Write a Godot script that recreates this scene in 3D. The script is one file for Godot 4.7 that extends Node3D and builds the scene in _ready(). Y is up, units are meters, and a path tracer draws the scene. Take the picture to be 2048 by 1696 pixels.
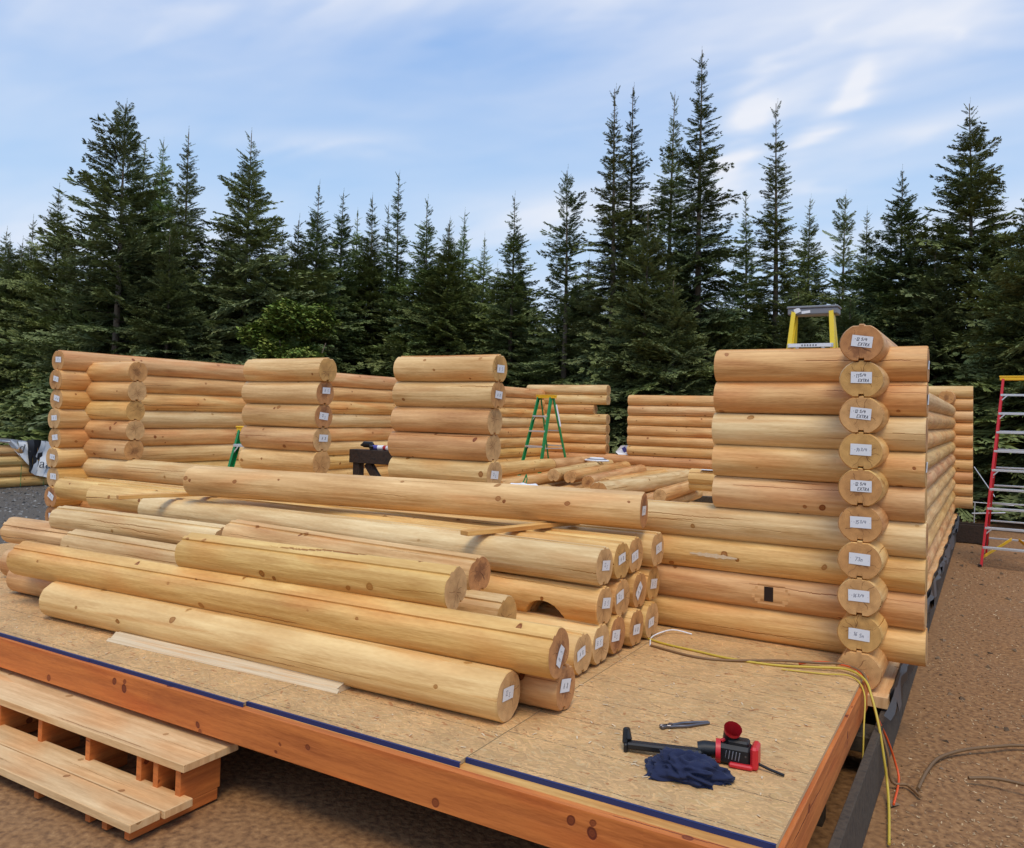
extends Node3D
# A log home going up: courses of peeled logs, a loose pile of tagged logs on the floor deck, conifers behind.
# Axes: +x runs right along the front wall, -z runs away along the side walls, y = 0 is the top of the floor deck.

const C := 0.2445            # height of one course of logs
const R := 0.138             # log radius
const GROUND := -0.56
const FRONT := -6.385        # centre line of the front wall
const SIDE := -0.762         # centre line of the right side wall
const LEFT := -10.14         # centre line of the left side wall
const FAR := -18.80          # centre line of the far wall

var rng := RandomNumberGenerator.new()
var used := {}
var wood: Array = []         # bark-free log skins, [texture][tint]
var grain: Array = []        # sawn ends
var tag_mats: Array = []
var tag_mesh: ArrayMesh
var M := {}

# ------------------------------------------------------------------ naming
func numbered(called: String, parent: Node) -> String:
	var key := str(parent.get_instance_id()) + called
	if not used.has(key):
		used[key] = 0
		return called
	used[key] += 1
	return "%s_%03d" % [called, used[key]]

func put(o: Node3D, called: String, parent: Node = self) -> Node3D:
	o.name = numbered(called, parent)
	parent.add_child(o, true)
	return o

func tag(o: Node, label: String, category: String, group := "", kind := "") -> Node:
	if label: o.set_meta("label", label)
	if category: o.set_meta("category", category)
	if group: o.set_meta("group", group)
	if kind: o.set_meta("kind", kind)
	return o

func thing(called: String, label: String, category: String, at := Vector3.ZERO, turn := 0.0, group := "") -> Node3D:
	var o := Node3D.new()
	put(o, called)
	o.position = at
	o.rotation.y = turn
	tag(o, label, category, group)
	return o

func mesh(called: String, m: Mesh, mat: Material, parent: Node = self, at := Vector3.ZERO) -> MeshInstance3D:
	var o := MeshInstance3D.new()
	o.mesh = m
	if mat: o.material_override = mat
	put(o, called, parent)
	o.position = at
	return o

func struct(called: String, m: Mesh, mat: Material, at := Vector3.ZERO) -> MeshInstance3D:
	var o := mesh(called, m, mat, self, at)
	o.set_meta("kind", "structure")
	return o

# ------------------------------------------------------------------ shapes
func begin() -> SurfaceTool:
	var st := SurfaceTool.new()
	st.begin(Mesh.PRIMITIVE_TRIANGLES)
	return st

func quad(st: SurfaceTool, a: Vector3, b: Vector3, c: Vector3, d: Vector3, n: Vector3, uvs := []) -> void:
	# corners in order round the face; the winding follows the normal
	var flip := (b - a).cross(c - a).dot(n) > 0.0
	var p := [a, c, b, a, d, c] if flip else [a, b, c, a, c, d]
	var uv := {a: Vector2(0, 0), b: Vector2(1, 0), c: Vector2(1, 1), d: Vector2(0, 1)}
	if uvs: uv = {a: uvs[0], b: uvs[1], c: uvs[2], d: uvs[3]}
	for v in p:
		st.set_normal(n)
		st.set_uv(uv[v])
		st.add_vertex(v)

func box(st: SurfaceTool, size: Vector3, xf := Transform3D(), bevel := 0.0) -> void:
	var h := size * 0.5
	var b := minf(bevel, minf(h.x, minf(h.y, h.z)) * 0.6)
	var la := 0                          # grain runs along the longest side
	if size.y > size.x: la = 1
	if size.z > size[la]: la = 2
	var shift := Vector2(fposmod(xf.origin.x * 0.37 + xf.origin.z * 0.71, 1.0), fposmod(xf.origin.x * 1.3 + xf.origin.z * 0.9 + xf.origin.y, 1.0))
	for ax in 3:
		var u := (ax + 1) % 3
		var w := (ax + 2) % 3
		for s in [-1.0, 1.0]:
			var c := []
			var t := []
			for k in [[-1, -1], [1, -1], [1, 1], [-1, 1]]:
				var v := Vector3.ZERO
				v[ax] = s * h[ax]
				v[u] = k[0] * (h[u] - b)
				v[w] = k[1] * (h[w] - b)
				c.append(xf * v)
				var along: int = la if la != ax else u
				var across: int = w if along == u else u
				t.append(Vector2(v[along] / 3.2, v[across] / 0.85 + ax * 0.31) + shift)
			var n := Vector3.ZERO
			n[ax] = s
			quad(st, c[0], c[1], c[2], c[3], (xf.basis * n).normalized(), t)
	if b <= 0.0: return
	for ax in 3:                       # bevels along each axis
		var u := (ax + 1) % 3
		var w := (ax + 2) % 3
		for su in [-1.0, 1.0]:
			for sw in [-1.0, 1.0]:
				var c := []
				for e in [[-1, 0], [1, 0], [1, 1], [-1, 1]]:
					var v := Vector3.ZERO
					v[ax] = e[0] * (h[ax] - b)
					v[u] = su * (h[u] - (b if e[1] else 0.0))
					v[w] = sw * (h[w] - (0.0 if e[1] else b))
					c.append(xf * v)
				var n := Vector3.ZERO
				n[u] = su
				n[w] = sw
				quad(st, c[0], c[1], c[2], c[3], (xf.basis * n).normalized())
	for sx in [-1.0, 1.0]:
		for sy in [-1.0, 1.0]:
			for sz in [-1.0, 1.0]:
				var n := (xf.basis * Vector3(sx, sy, sz)).normalized()
				var a := xf * Vector3(sx * h.x, sy * (h.y - b), sz * (h.z - b))
				var d := xf * Vector3(sx * (h.x - b), sy * h.y, sz * (h.z - b))
				var e := xf * Vector3(sx * (h.x - b), sy * (h.y - b), sz * h.z)
				var t := [a, e, d] if (d - a).cross(e - a).dot(n) > 0.0 else [a, d, e]
				for v in t:
					st.set_normal(n)
					st.set_uv(Vector2.ZERO)
					st.add_vertex(v)

func boxmesh(size: Vector3, bevel := 0.004) -> ArrayMesh:
	var st := begin()
	box(st, size, Transform3D(), bevel)
	st.generate_tangents()
	return st.commit()

func frame_of(a: Vector3, b: Vector3, up := Vector3.UP) -> Transform3D:
	# x from a to b, y as near to up as it can be
	var x := (b - a).normalized()
	if absf(x.dot(up)) > 0.99: up = Vector3.BACK
	var z := x.cross(up).normalized()
	return Transform3D(Basis(x, z.cross(x), z), (a + b) * 0.5)

func bar(st: SurfaceTool, a: Vector3, b: Vector3, hy: float, hz: float, up := Vector3.UP, bevel := 0.003) -> void:
	box(st, Vector3(a.distance_to(b), hy, hz), frame_of(a, b, up), bevel)

func barmesh(a: Vector3, b: Vector3, hy: float, hz: float, up := Vector3.UP, bevel := 0.003) -> ArrayMesh:
	var st := begin()
	bar(st, a, b, hy, hz, up, bevel)
	st.generate_tangents()
	return st.commit()

func tube(st: SurfaceTool, pts: PackedVector3Array, radii, sides := 8, caps := true) -> void:
	var n := pts.size()
	var rings := []
	var up := Vector3.UP
	var lengths := [0.0]
	for i in n:
		var d := (pts[mini(i + 1, n - 1)] - pts[maxi(i - 1, 0)]).normalized()
		if absf(d.dot(up)) > 0.97: up = Vector3.RIGHT if absf(d.x) < 0.9 else Vector3.BACK
		var s := d.cross(up).normalized()
		up = s.cross(d).normalized()
		var r: float = radii[i] if radii is Array else radii
		var ring := []
		for k in sides + 1:
			var a := TAU * k / sides
			var nn := s * cos(a) + up * sin(a)
			ring.append([pts[i] + nn * r, nn])
		rings.append(ring)
		if i: lengths.append(lengths[-1] + pts[i].distance_to(pts[i - 1]))
	for i in n - 1:
		for k in sides:
			var q := [rings[i][k], rings[i][k + 1], rings[i + 1][k + 1], rings[i + 1][k]]
			var uv := [Vector2(lengths[i], float(k) / sides), Vector2(lengths[i], float(k + 1) / sides), Vector2(lengths[i + 1], float(k + 1) / sides), Vector2(lengths[i + 1], float(k) / sides)]
			var out: bool = (q[1][0] - q[0][0]).cross(q[2][0] - q[0][0]).dot(q[0][1]) > 0.0
			for j in ([0, 2, 1, 0, 3, 2] if out else [0, 1, 2, 0, 2, 3]):
				st.set_normal(q[j][1])
				st.set_uv(uv[j])
				st.add_vertex(q[j][0])
	if caps:
		for e in [0, n - 1]:
			var d := (pts[0] - pts[1]).normalized() if e == 0 else (pts[n - 1] - pts[n - 2]).normalized()
			for k in sides:
				var a: Vector3 = rings[e][k][0]
				var b: Vector3 = rings[e][k + 1][0]
				var t := [pts[e], b, a] if (a - pts[e]).cross(b - pts[e]).dot(d) > 0.0 else [pts[e], a, b]
				for v in t:
					st.set_normal(d)
					st.set_uv(Vector2.ZERO)
					st.add_vertex(v)

func tubemesh(pts, radii, sides := 8) -> ArrayMesh:
	var st := begin()
	tube(st, PackedVector3Array(pts), radii, sides)
	return st.commit()

func smooth(pts: Array, step := 0.06) -> PackedVector3Array:
	var c := Curve3D.new()
	c.bake_interval = step
	for i in pts.size():
		var t: Vector3 = (pts[mini(i + 1, pts.size() - 1)] - pts[maxi(i - 1, 0)]) / 6.0
		c.add_point(pts[i], -t, t)
	return c.get_baked_points()

# ------------------------------------------------------------------ logs
# The profile is a circle with flats above and below (half-height h), a tongue on the upper flat and a groove in the lower one.
func profile(r: float, h: float, tongue := true, groove := true, wide := 1.0) -> Array:
	var out := []                       # [point a, point b, normal a, normal b]
	var w := sqrt(maxf(r * r - h * h, 0.0))
	var top := [Vector2(w, h), Vector2(0.017, h), Vector2(0.015, h + 0.012), Vector2(-0.015, h + 0.012), Vector2(-0.017, h), Vector2(-w, h)] if tongue and w > 0.02 else [Vector2(w, h), Vector2(-w, h)]
	var low := [Vector2(-w, -h), Vector2(-0.02, -h), Vector2(-0.018, -h + 0.017), Vector2(0.018, -h + 0.017), Vector2(0.02, -h), Vector2(w, -h)] if groove and w > 0.02 else [Vector2(-w, -h), Vector2(w, -h)]
	var arc := func(from: float, to: float):
		var n := 13
		var cuts := [0.0]
		for i in range(1, n): cuts.append((i + rng.randf_range(-0.28, 0.28)) / n)
		cuts.append(1.0)
		for i in n:
			var a := lerpf(from, to, cuts[i])
			var b := lerpf(from, to, cuts[i + 1])
			var na := Vector2(cos(a), sin(a))
			var nb := Vector2(cos(b), sin(b))
			var nm := (na + nb).normalized()
			out.append([na * r, nb * r, na.lerp(nm, 0.55).normalized(), nb.lerp(nm, 0.55).normalized()])
	var flat := func(p: Array):
		for i in p.size() - 1:
			var d: Vector2 = (p[i + 1] - p[i]).normalized()
			var nn := Vector2(d.y, -d.x)
			out.append([p[i], p[i + 1], nn, nn])
	var t := asin(clampf(h / r, -1, 1))
	arc.call(-t, t)
	flat.call(top)
	arc.call(PI - t, PI + t)
	flat.call(low)
	if wide != 1.0:
		for s in out:
			for k in 2:
				if absf(s[k].y) < h - 0.0001: s[k].x *= 1.0 + (wide - 1.0) * (1.0 - pow(absf(s[k].y) / h, 2.0))
	return out

# A log from a to b. roll turns its flats about its axis; notches are [x, radius, depth below centre] half-round cuts in its underside;
# facet is [x0, x1, z] a spot planed flat towards +z.
func log_mesh(length: float, r: float, h: float, roll := 0.0, tongue := true, groove := true, notches := [], facet := [], wide := 1.0) -> Array:
	var prof := profile(r, h, tongue, groove, wide)
	var cr := cos(roll)
	var sr := sin(roll)
	var xs := [0.0, 0.007]
	var n := clampi(int(length / 0.55), 1, 14)
	for i in range(1, n): xs.append(length * i / n)
	xs.append(length - 0.007)
	xs.append(length)
	for nt in notches:
		for i in 25: xs.append(nt[0] + nt[1] * 1.02 * (i / 12.0 - 1.0))
	if facet:
		for i in 17: xs.append(lerpf(facet[0], facet[1], i / 16.0))
	xs.sort()
	var ph1 := rng.randf() * TAU
	var ph2 := rng.randf() * TAU
	var bend := rng.randf_range(-0.005, 0.005)
	var taper := rng.randf_range(-0.012, 0.012)
	var st := begin()
	var u0 := rng.randf() * 3.0
	var v0 := rng.randf()
	var us := -1.0 if rng.randf() < 0.5 else 1.0
	var place := func(x: float, p: Vector2) -> Vector3:
		var k := 1.0 + taper * (x / length - 0.5) + 0.006 * sin(x * 2.3 + ph1) * sin(atan2(p.y, p.x) * 2.0 + ph2)
		var ky := lerpf(k, 1.0, smoothstep(h * 0.55, h, absf(p.y)))
		var e := (r - 0.006) / r if x <= 0.0 or x >= length else 1.0
		var q := Vector2(p.x * k, p.y * ky) * e
		var y := q.x * sr + q.y * cr
		var z := q.x * cr - q.y * sr
		y += bend * sin(PI * x / length)
		for nt in notches:
			var dx: float = absf(x - nt[0])
			if dx < nt[1]: y = maxf(y, -h + sqrt(nt[1] * nt[1] - dx * dx) * nt[2])
		if facet and x > facet[0] and x < facet[1]:
			var fe: float = (x - facet[0]) / (facet[1] - facet[0]) * 2.0 - 1.0
			z = minf(z, lerpf(facet[2], r * 1.02, pow(absf(fe), 3.0)))
		return Vector3(x - length * 0.5, y, z)
	var turn := func(nn: Vector2) -> Vector3: return Vector3(0, nn.x * sr + nn.y * cr, nn.x * cr - nn.y * sr)
	var m := prof.size()
	var recut := not notches.is_empty() or not facet.is_empty()
	for i in xs.size() - 1:
		if xs[i + 1] - xs[i] < 0.0005: continue
		for k in m:
			var s = prof[k]
			var a: Vector3 = place.call(xs[i], s[0])
			var b: Vector3 = place.call(xs[i], s[1])
			var c: Vector3 = place.call(xs[i + 1], s[1])
			var d: Vector3 = place.call(xs[i + 1], s[0])
			var na: Vector3 = turn.call(s[2])
			var nb: Vector3 = turn.call(s[3])
			if recut:
				var fn := (c - a).cross(d - b)
				if fn.length() > 1e-9:
					fn = fn.normalized()
					if fn.dot(na) < 0: fn = -fn
					if fn.dot((na + nb).normalized()) < 0.93:
						na = fn
						nb = fn
			var va := v0 + float(k) / m
			var vb := v0 + float(k + 1) / m
			var q := [[a, na, xs[i], va], [b, nb, xs[i], vb], [c, nb, xs[i + 1], vb], [d, na, xs[i + 1], va]]
			var out := (b - a).cross(c - a).dot(na + nb) > 0.0
			for j in ([0, 2, 1, 0, 3, 2] if out else [0, 1, 2, 0, 2, 3]):
				st.set_normal(q[j][1])
				st.set_uv(Vector2(u0 + us * q[j][2] / 3.2, q[j][3]))
				st.add_vertex(q[j][0])
	st.generate_tangents()
	var am := st.commit()
	var se := begin()
	var spin := rng.randf() * TAU
	var eye := Vector2(rng.randf_range(-0.012, 0.012), rng.randf_range(-0.012, 0.012))
	for e in [0.0, length]:
		var nx := Vector3(-1 if e == 0.0 else 1, 0, 0)
		var mid := Vector3(e - length * 0.5, 0, 0)
		for s in prof:
			var a: Vector3 = place.call(e, s[0])
			var b: Vector3 = place.call(e, s[1])
			var t := [mid, b, a] if (a - mid).cross(b - mid).dot(nx) > 0.0 else [mid, a, b]
			for v in t:
				var p := (Vector2(v.z, v.y) + eye).rotated(spin) / (r * 2.15)
				se.set_normal(nx)
				se.set_uv(p + Vector2(0.5, 0.5))
				se.add_vertex(v)
	se.generate_tangents()
	se.commit(am)
	return [am, u0]

func log_at(called: String, parent: Node, a: Vector3, b: Vector3, tex: int, tint: int, opts := {}) -> MeshInstance3D:
	var r: float = opts.get("r", R)
	var h: float = opts.get("h", C * 0.5 - 0.0016)
	var length := a.distance_to(b)
	var built := log_mesh(length, r, h, opts.get("roll", 0.0), opts.get("tongue", true), opts.get("groove", true), opts.get("notches", []), opts.get("facet", []), opts.get("wide", 1.0))
	var o := MeshInstance3D.new()
	o.mesh = built[0]
	o.mesh.surface_set_material(0, wood[tex % wood.size()][tint])
	o.mesh.surface_set_material(1, grain[(tex * 3 + tint + rng.randi_range(0, 1)) % grain.size()])
	put(o, called, parent)
	o.transform = frame_of(a, b)
	if opts.has("tag"):                 # paper slip on the end: [which end (1 = b), text, y, z, turn]
		var g = opts.tag
		var p := mesh("paper_tag", tag_mesh, tag_mats[g[1]], o)
		var s: float = opts.get("tag_size", rng.randf_range(0.86, 1.04))
		var face := Basis(Vector3(0, 0, -1), Vector3.UP, Vector3(1, 0, 0)) if g[0] == 1 else Basis(Vector3(0, 0, 1), Vector3.UP, Vector3(-1, 0, 0))
		p.transform = Transform3D(face * Basis(Vector3.BACK, g[4]) * Basis.from_scale(Vector3(s, s, 1)), Vector3((length * 0.5 + 0.0025) * (1 if g[0] == 1 else -1), g[2], g[3]))
	return o

# ------------------------------------------------------------------ textures
func noise(freq: float, sd: int, w: int, h: int, octaves := 3) -> PackedByteArray:
	var f := FastNoiseLite.new()
	f.seed = sd
	f.noise_type = FastNoiseLite.TYPE_SIMPLEX_SMOOTH
	f.frequency = freq
	f.fractal_octaves = octaves
	return f.get_seamless_image(w, h, false, false, 0.15, true).get_data()

func stretched(freq: float, sd: int, w: int, h: int, tw: int, th: int, octaves := 3) -> PackedByteArray:
	var im := Image.create_from_data(w, h, false, Image.FORMAT_L8, noise(freq, sd, w, h, octaves))
	im.resize(tw, th, Image.INTERPOLATE_CUBIC)
	return im.get_data()

func tex(im: Image) -> ImageTexture:
	im.generate_mipmaps()
	return ImageTexture.create_from_image(im)

func surface(color: Color, rough := 0.7, metal := 0.0) -> StandardMaterial3D:
	var m := StandardMaterial3D.new()
	m.albedo_color = color
	m.roughness = rough
	m.metallic = metal
	return m

# Skin of a peeled pine log: 1024 along 3.2 m, 256 round. Streaks, tone drift, knots with their rings, drying checks.
func make_wood(sd: int, light: Color, dark: Color, blush: Color, knots: int, checks: int) -> Array:
	var W := 1024
	var H := 256
	var low := stretched(0.03, sd, 64, 64, W, H, 2)
	var streak := stretched(0.06, sd + 1, 64, 256, W, H, 4)
	var fine := stretched(0.35, sd + 2, 128, 256, W, H, 3)
	var cell := FastNoiseLite.new()
	cell.seed = sd + 4
	cell.noise_type = FastNoiseLite.TYPE_CELLULAR
	cell.cellular_return_type = FastNoiseLite.RETURN_DISTANCE
	cell.frequency = 0.10
	var hew_im := Image.create_from_data(96, 128, false, Image.FORMAT_L8, cell.get_seamless_image(96, 128, false, false, 0.15, true).get_data())
	hew_im.resize(W, H, Image.INTERPOLATE_CUBIC)
	var hew := hew_im.get_data()
	var soot := stretched(0.05, sd + 6, 64, 64, W, H, 4)
	var pink := stretched(0.04, sd + 3, 64, 64, W, H, 2)
	var rg := RandomNumberGenerator.new()
	rg.seed = sd * 77 + 5
	var t := PackedFloat32Array()
	t.resize(W * H)
	var bl := PackedFloat32Array()
	bl.resize(W * H)
	for i in W * H:
		t[i] = low[i] * 0.0019 + streak[i] * 0.0022 + fine[i] * 0.0011 - 0.14 - hew[i] * 0.0003 - maxf(0.0, soot[i] - 175) * 0.0035
		bl[i] = clampf(pink[i] * 0.0085 - 1.2, 0.0, 0.8)
	for k in knots:                     # a knot: dark rim, ringed heart, grain swept round it
		var cx := rg.randi_range(0, W - 1)
		var cy := rg.randi_range(0, H - 1)
		var rx := rg.randf_range(2.6, 7.5)
		var ry := rx * rg.randf_range(0.75, 1.1)
		var tilt := rg.randf_range(-0.3, 0.3)
		var deep := rg.randf_range(0.1, 1.0)
		var e := 34
		for dy in range(-20, 21):
			for dx in range(-e, e + 1):
				var x := dx + dy * tilt
				var d := sqrt(x * x / (rx * rx) + dy * dy / (ry * ry))
				var halo := sqrt(x * x / (rx * rx * 9.0) + dy * dy / (ry * ry * 2.6))
				var i := posmod(cy + dy, H) * W + posmod(cx + dx, W)
				if d < 1.25:
					var ring := 0.5 + 0.5 * sin(d * 14.0)
					var core := -0.95 + 0.35 * ring + 0.85 * (1.0 - deep)
					if d > 0.80: core -= 0.45 * deep
					t[i] = lerpf(core, t[i], smoothstep(1.05, 1.25, d))
				elif halo < 1.0:
					t[i] -= 0.42 * (1.0 - halo) * (1.0 - halo) * (1.0 + 0.5 * sin(dy * 1.9))
	for k in checks:
		var x := rg.randf() * W
		var y := rg.randf() * H
		var length := rg.randi_range(70, 480)
		var slope := rg.randf_range(-0.02, 0.02)
		var wd := rg.randf_range(0.35, 1.05)
		for s in length:
			var f := sin(PI * s / length)
			y += slope + rg.randf_range(-0.22, 0.22)
			var i := posmod(int(y), H) * W + posmod(int(x) + s, W)
			t[i] = minf(t[i], lerpf(t[i], -1.1, clampf(f * 1.6, 0, 1) * wd))
			if wd > 0.7 and f > 0.4:
				var j := posmod(int(y) + 1, H) * W + posmod(int(x) + s, W)
				t[j] = minf(t[j], lerpf(t[j], -0.7, 0.7))
	for k in 2:                          # broad streaks of heart colour
		var y := rg.randf() * H
		var x0 := rg.randi_range(0, W - 1)
		var length := rg.randi_range(150, 420)
		var hw := rg.randf_range(6, 16)
		for s in length:
			y += rg.randf_range(-0.3, 0.3)
			var f := sin(PI * s / length)
			for dy in range(-18, 19):
				var g := maxf(0.0, 1.0 - absf(dy) / (hw * f + 0.1))
				if g > 0.0: bl[posmod(int(y) + dy, H) * W + posmod(x0 + s, W)] += 0.55 * minf(1.0, g * 2.0)
	var data := PackedByteArray()
	data.resize(W * H * 3)
	var bump := PackedByteArray()
	bump.resize(W * H)
	var lr := light.r * 255; var lg := light.g * 255; var lb := light.b * 255
	var dr := dark.r * 255; var dg := dark.g * 255; var db := dark.b * 255
	var br := blush.r; var bg := blush.g; var bb := blush.b
	for i in W * H:
		var v := t[i] * 1.12
		var p := clampf(bl[i], 0.0, 1.0)
		data[i * 3] = int(clampf((dr + (lr - dr) * v) * (1.0 + (br - 1.0) * p), 18, 255))
		data[i * 3 + 1] = int(clampf((dg + (lg - dg) * v) * (1.0 + (bg - 1.0) * p), 11, 255))
		data[i * 3 + 2] = int(clampf((db + (lb - db) * v) * (1.0 + (bb - 1.0) * p), 7, 255))
		bump[i] = int(clampf(40.0 + clampf(t[i], -0.3, 0.62) * 120.0 + streak[i] * 0.25 + hew[i] * 0.35, 0, 255))
	var nb := Image.create_from_data(W, H, false, Image.FORMAT_L8, bump)
	nb.convert(Image.FORMAT_RGBA8)
	nb.bump_map_to_normal_map(2.2)
	return [tex(Image.create_from_data(W, H, false, Image.FORMAT_RGB8, data)), tex(nb)]

# A sawn end: growth rings round an off-centre pith, saw marks, radial checks.
func make_grain(sd: int, light: Color, dark: Color) -> StandardMaterial3D:
	var S := 256
	var rg := RandomNumberGenerator.new()
	rg.seed = sd
	var wob := noise(0.02, sd, S, S, 3)
	var spot := noise(0.012, sd + 9, S, S, 2)
	var c := Vector2(rg.randf_range(0.42, 0.58), rg.randf_range(0.42, 0.58)) * S
	var ang := rg.randf() * PI
	var heart := sd % 2 == 1
	var hr := rg.randf_range(34.0, 60.0)
	var hc := Vector2(rg.randf_range(-14, 14), rg.randf_range(-14, 14))
	var cracks := []
	for k in rg.randi_range(5, 9): cracks.append([rg.randf() * TAU, rg.randf_range(0.0, 0.25), rg.randf_range(0.5, 1.0), rg.randf_range(0.012, 0.03)])
	var im := Image.create(S, S, false, Image.FORMAT_RGB8)
	for y in S:
		for x in S:
			var p := Vector2(x, y) - c
			var d := p.length() + (wob[y * S + x] - 128) * 0.09
			var ring := pow(0.5 + 0.5 * sin(d * 0.95 + sin(d * 0.11) * 2.0), 2.0)
			var v := 0.92 - 0.12 * ring + (spot[y * S + x] - 128) * 0.0010
			v += 0.03 * sin((p.x * cos(ang) + p.y * sin(ang)) * 0.9 + wob[y * S + x] * 0.03)
			v += 0.07 * smoothstep(80.0, 96.0, d)
			if heart: v -= 0.26 * smoothstep(hr + 8.0, hr - 8.0, (p - hc).length() + (wob[y * S + x] - 128) * 0.22)
			v -= 0.20 * clampf(1.0 - d / 60.0, 0, 1)
			var a := p.angle()
			for k in cracks:
				var da := absf(angle_difference(a, k[0] + 0.05 * sin(d * 0.12)))
				var rr := d / 118.0
				if rr > k[1] and rr < k[2] and da * d < k[3] * 60.0: v -= 0.60
			im.set_pixel(x, y, dark.lerp(light, clampf(v, 0.0, 1.1)))
	var m := StandardMaterial3D.new()
	m.albedo_texture = tex(im)
	m.roughness = 0.85
	return m

# Handwriting: strokes on a 0..4 x 0..6 grid (y up)
const STROKES := {
	"0": [[1, 0, 0, 2, 0, 4, 1, 6, 2.5, 6, 3, 4, 3, 2, 2, 0, 1, 0]], "1": [[1, 5, 2, 6, 1.6, 0]], "2": [[0, 5, 1, 6, 2.6, 5.6, 2.6, 4, 0, 0, 3.2, 0.3]], "3": [[0, 5.5, 2, 6, 2.7, 4.6, 1.2, 3.2, 2.8, 2, 2, 0.2, 0, 0.4]],
	"4": [[1, 6, 0, 2.4, 3, 2.6], [2.6, 5, 2, 0]], "5": [[3, 6, 0.6, 6, 0.3, 3.6, 2, 3.8, 2.8, 2, 1.6, 0, 0, 0.5]], "6": [[2.4, 6, 0.6, 3.4, 0.3, 1, 1.6, 0, 2.6, 1.4, 1.8, 2.8, 0.4, 1.8]], "7": [[0, 6, 3, 6, 1, 0]], "8": [[2.6, 5, 1.2, 6, 0.4, 4.8, 2.6, 1.6, 1.6, 0, 0.2, 1.2, 2.8, 5]],
	"9": [[2.6, 5, 1.2, 6, 0.3, 4.4, 1.6, 3.4, 2.7, 5, 2, 0]], "E": [[3, 6, 0.3, 5.8, 0, 0, 3, 0.2], [0.2, 3, 2.2, 3.2]], "X": [[0, 6, 3, 0], [3, 6, 0, 0]], "T": [[0, 6, 3.2, 6], [1.6, 6, 1.4, 0]], "R": [[0, 0, 0.3, 6, 2.6, 5.4, 2.4, 3.6, 0.2, 3, 2.8, 0]],
	"A": [[0, 0, 1.8, 6, 3, 0], [0.6, 2.2, 2.6, 2.4]], "/": [[0, -0.5, 3, 6]], "-": [[0.6, 3, 1.6, 3.1]], "n": [[0, 0, 0.2, 3.6, 0.3, 2.6, 1.6, 3.6, 2.2, 2.6, 2.2, 0]], "B": [[0, 0, 0.2, 6, 2.2, 5.4, 2, 3.6, 0.2, 3.1, 2.4, 2.4, 2.2, 0.5, 0, 0]], "S": [[2.8, 5.4, 1.4, 6, 0.3, 4.8, 2.6, 1.8, 1.4, 0, 0, 0.8]], " ": [],
}
func make_tag(lines: Array, ink: Color, sd: int) -> StandardMaterial3D:
	var rg := RandomNumberGenerator.new()
	rg.seed = sd
	var im := Image.create(192, 112, false, Image.FORMAT_RGB8)
	im.fill(Color(0.86, 0.87, 0.88))
	for l in lines:                     # [text, x, y of the baseline from the top, height]
		var x: float = l[1]
		var s: float = l[3] / 6.0
		for ch in l[0]:
			for stroke in STROKES.get(ch, []):
				for k in range(0, stroke.size() - 3, 2):
					var a := Vector2(x + (stroke[k] + stroke[k + 1] * 0.16) * s, l[2] - stroke[k + 1] * s)
					var b := Vector2(x + (stroke[k + 2] + stroke[k + 3] * 0.16) * s, l[2] - stroke[k + 3] * s)
					var n := int(a.distance_to(b) * 1.5) + 1
					for i in n + 1:
						var p := a.lerp(b, float(i) / n) + Vector2(rg.randf_range(-0.3, 0.3), rg.randf_range(-0.3, 0.3))
						im.fill_rect(Rect2i(int(p.x), int(p.y), 4, 4), ink)
			x += s * (4.3 if ch != "1" and ch != "-" else 2.8)
	im.fill_rect(Rect2i(12, 50, 4, 4), Color(0.45, 0.45, 0.47))
	im.fill_rect(Rect2i(176, 60, 4, 4), Color(0.45, 0.45, 0.47))
	var m := StandardMaterial3D.new()
	m.albedo_texture = tex(im)
	m.roughness = 0.6
	return m

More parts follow.
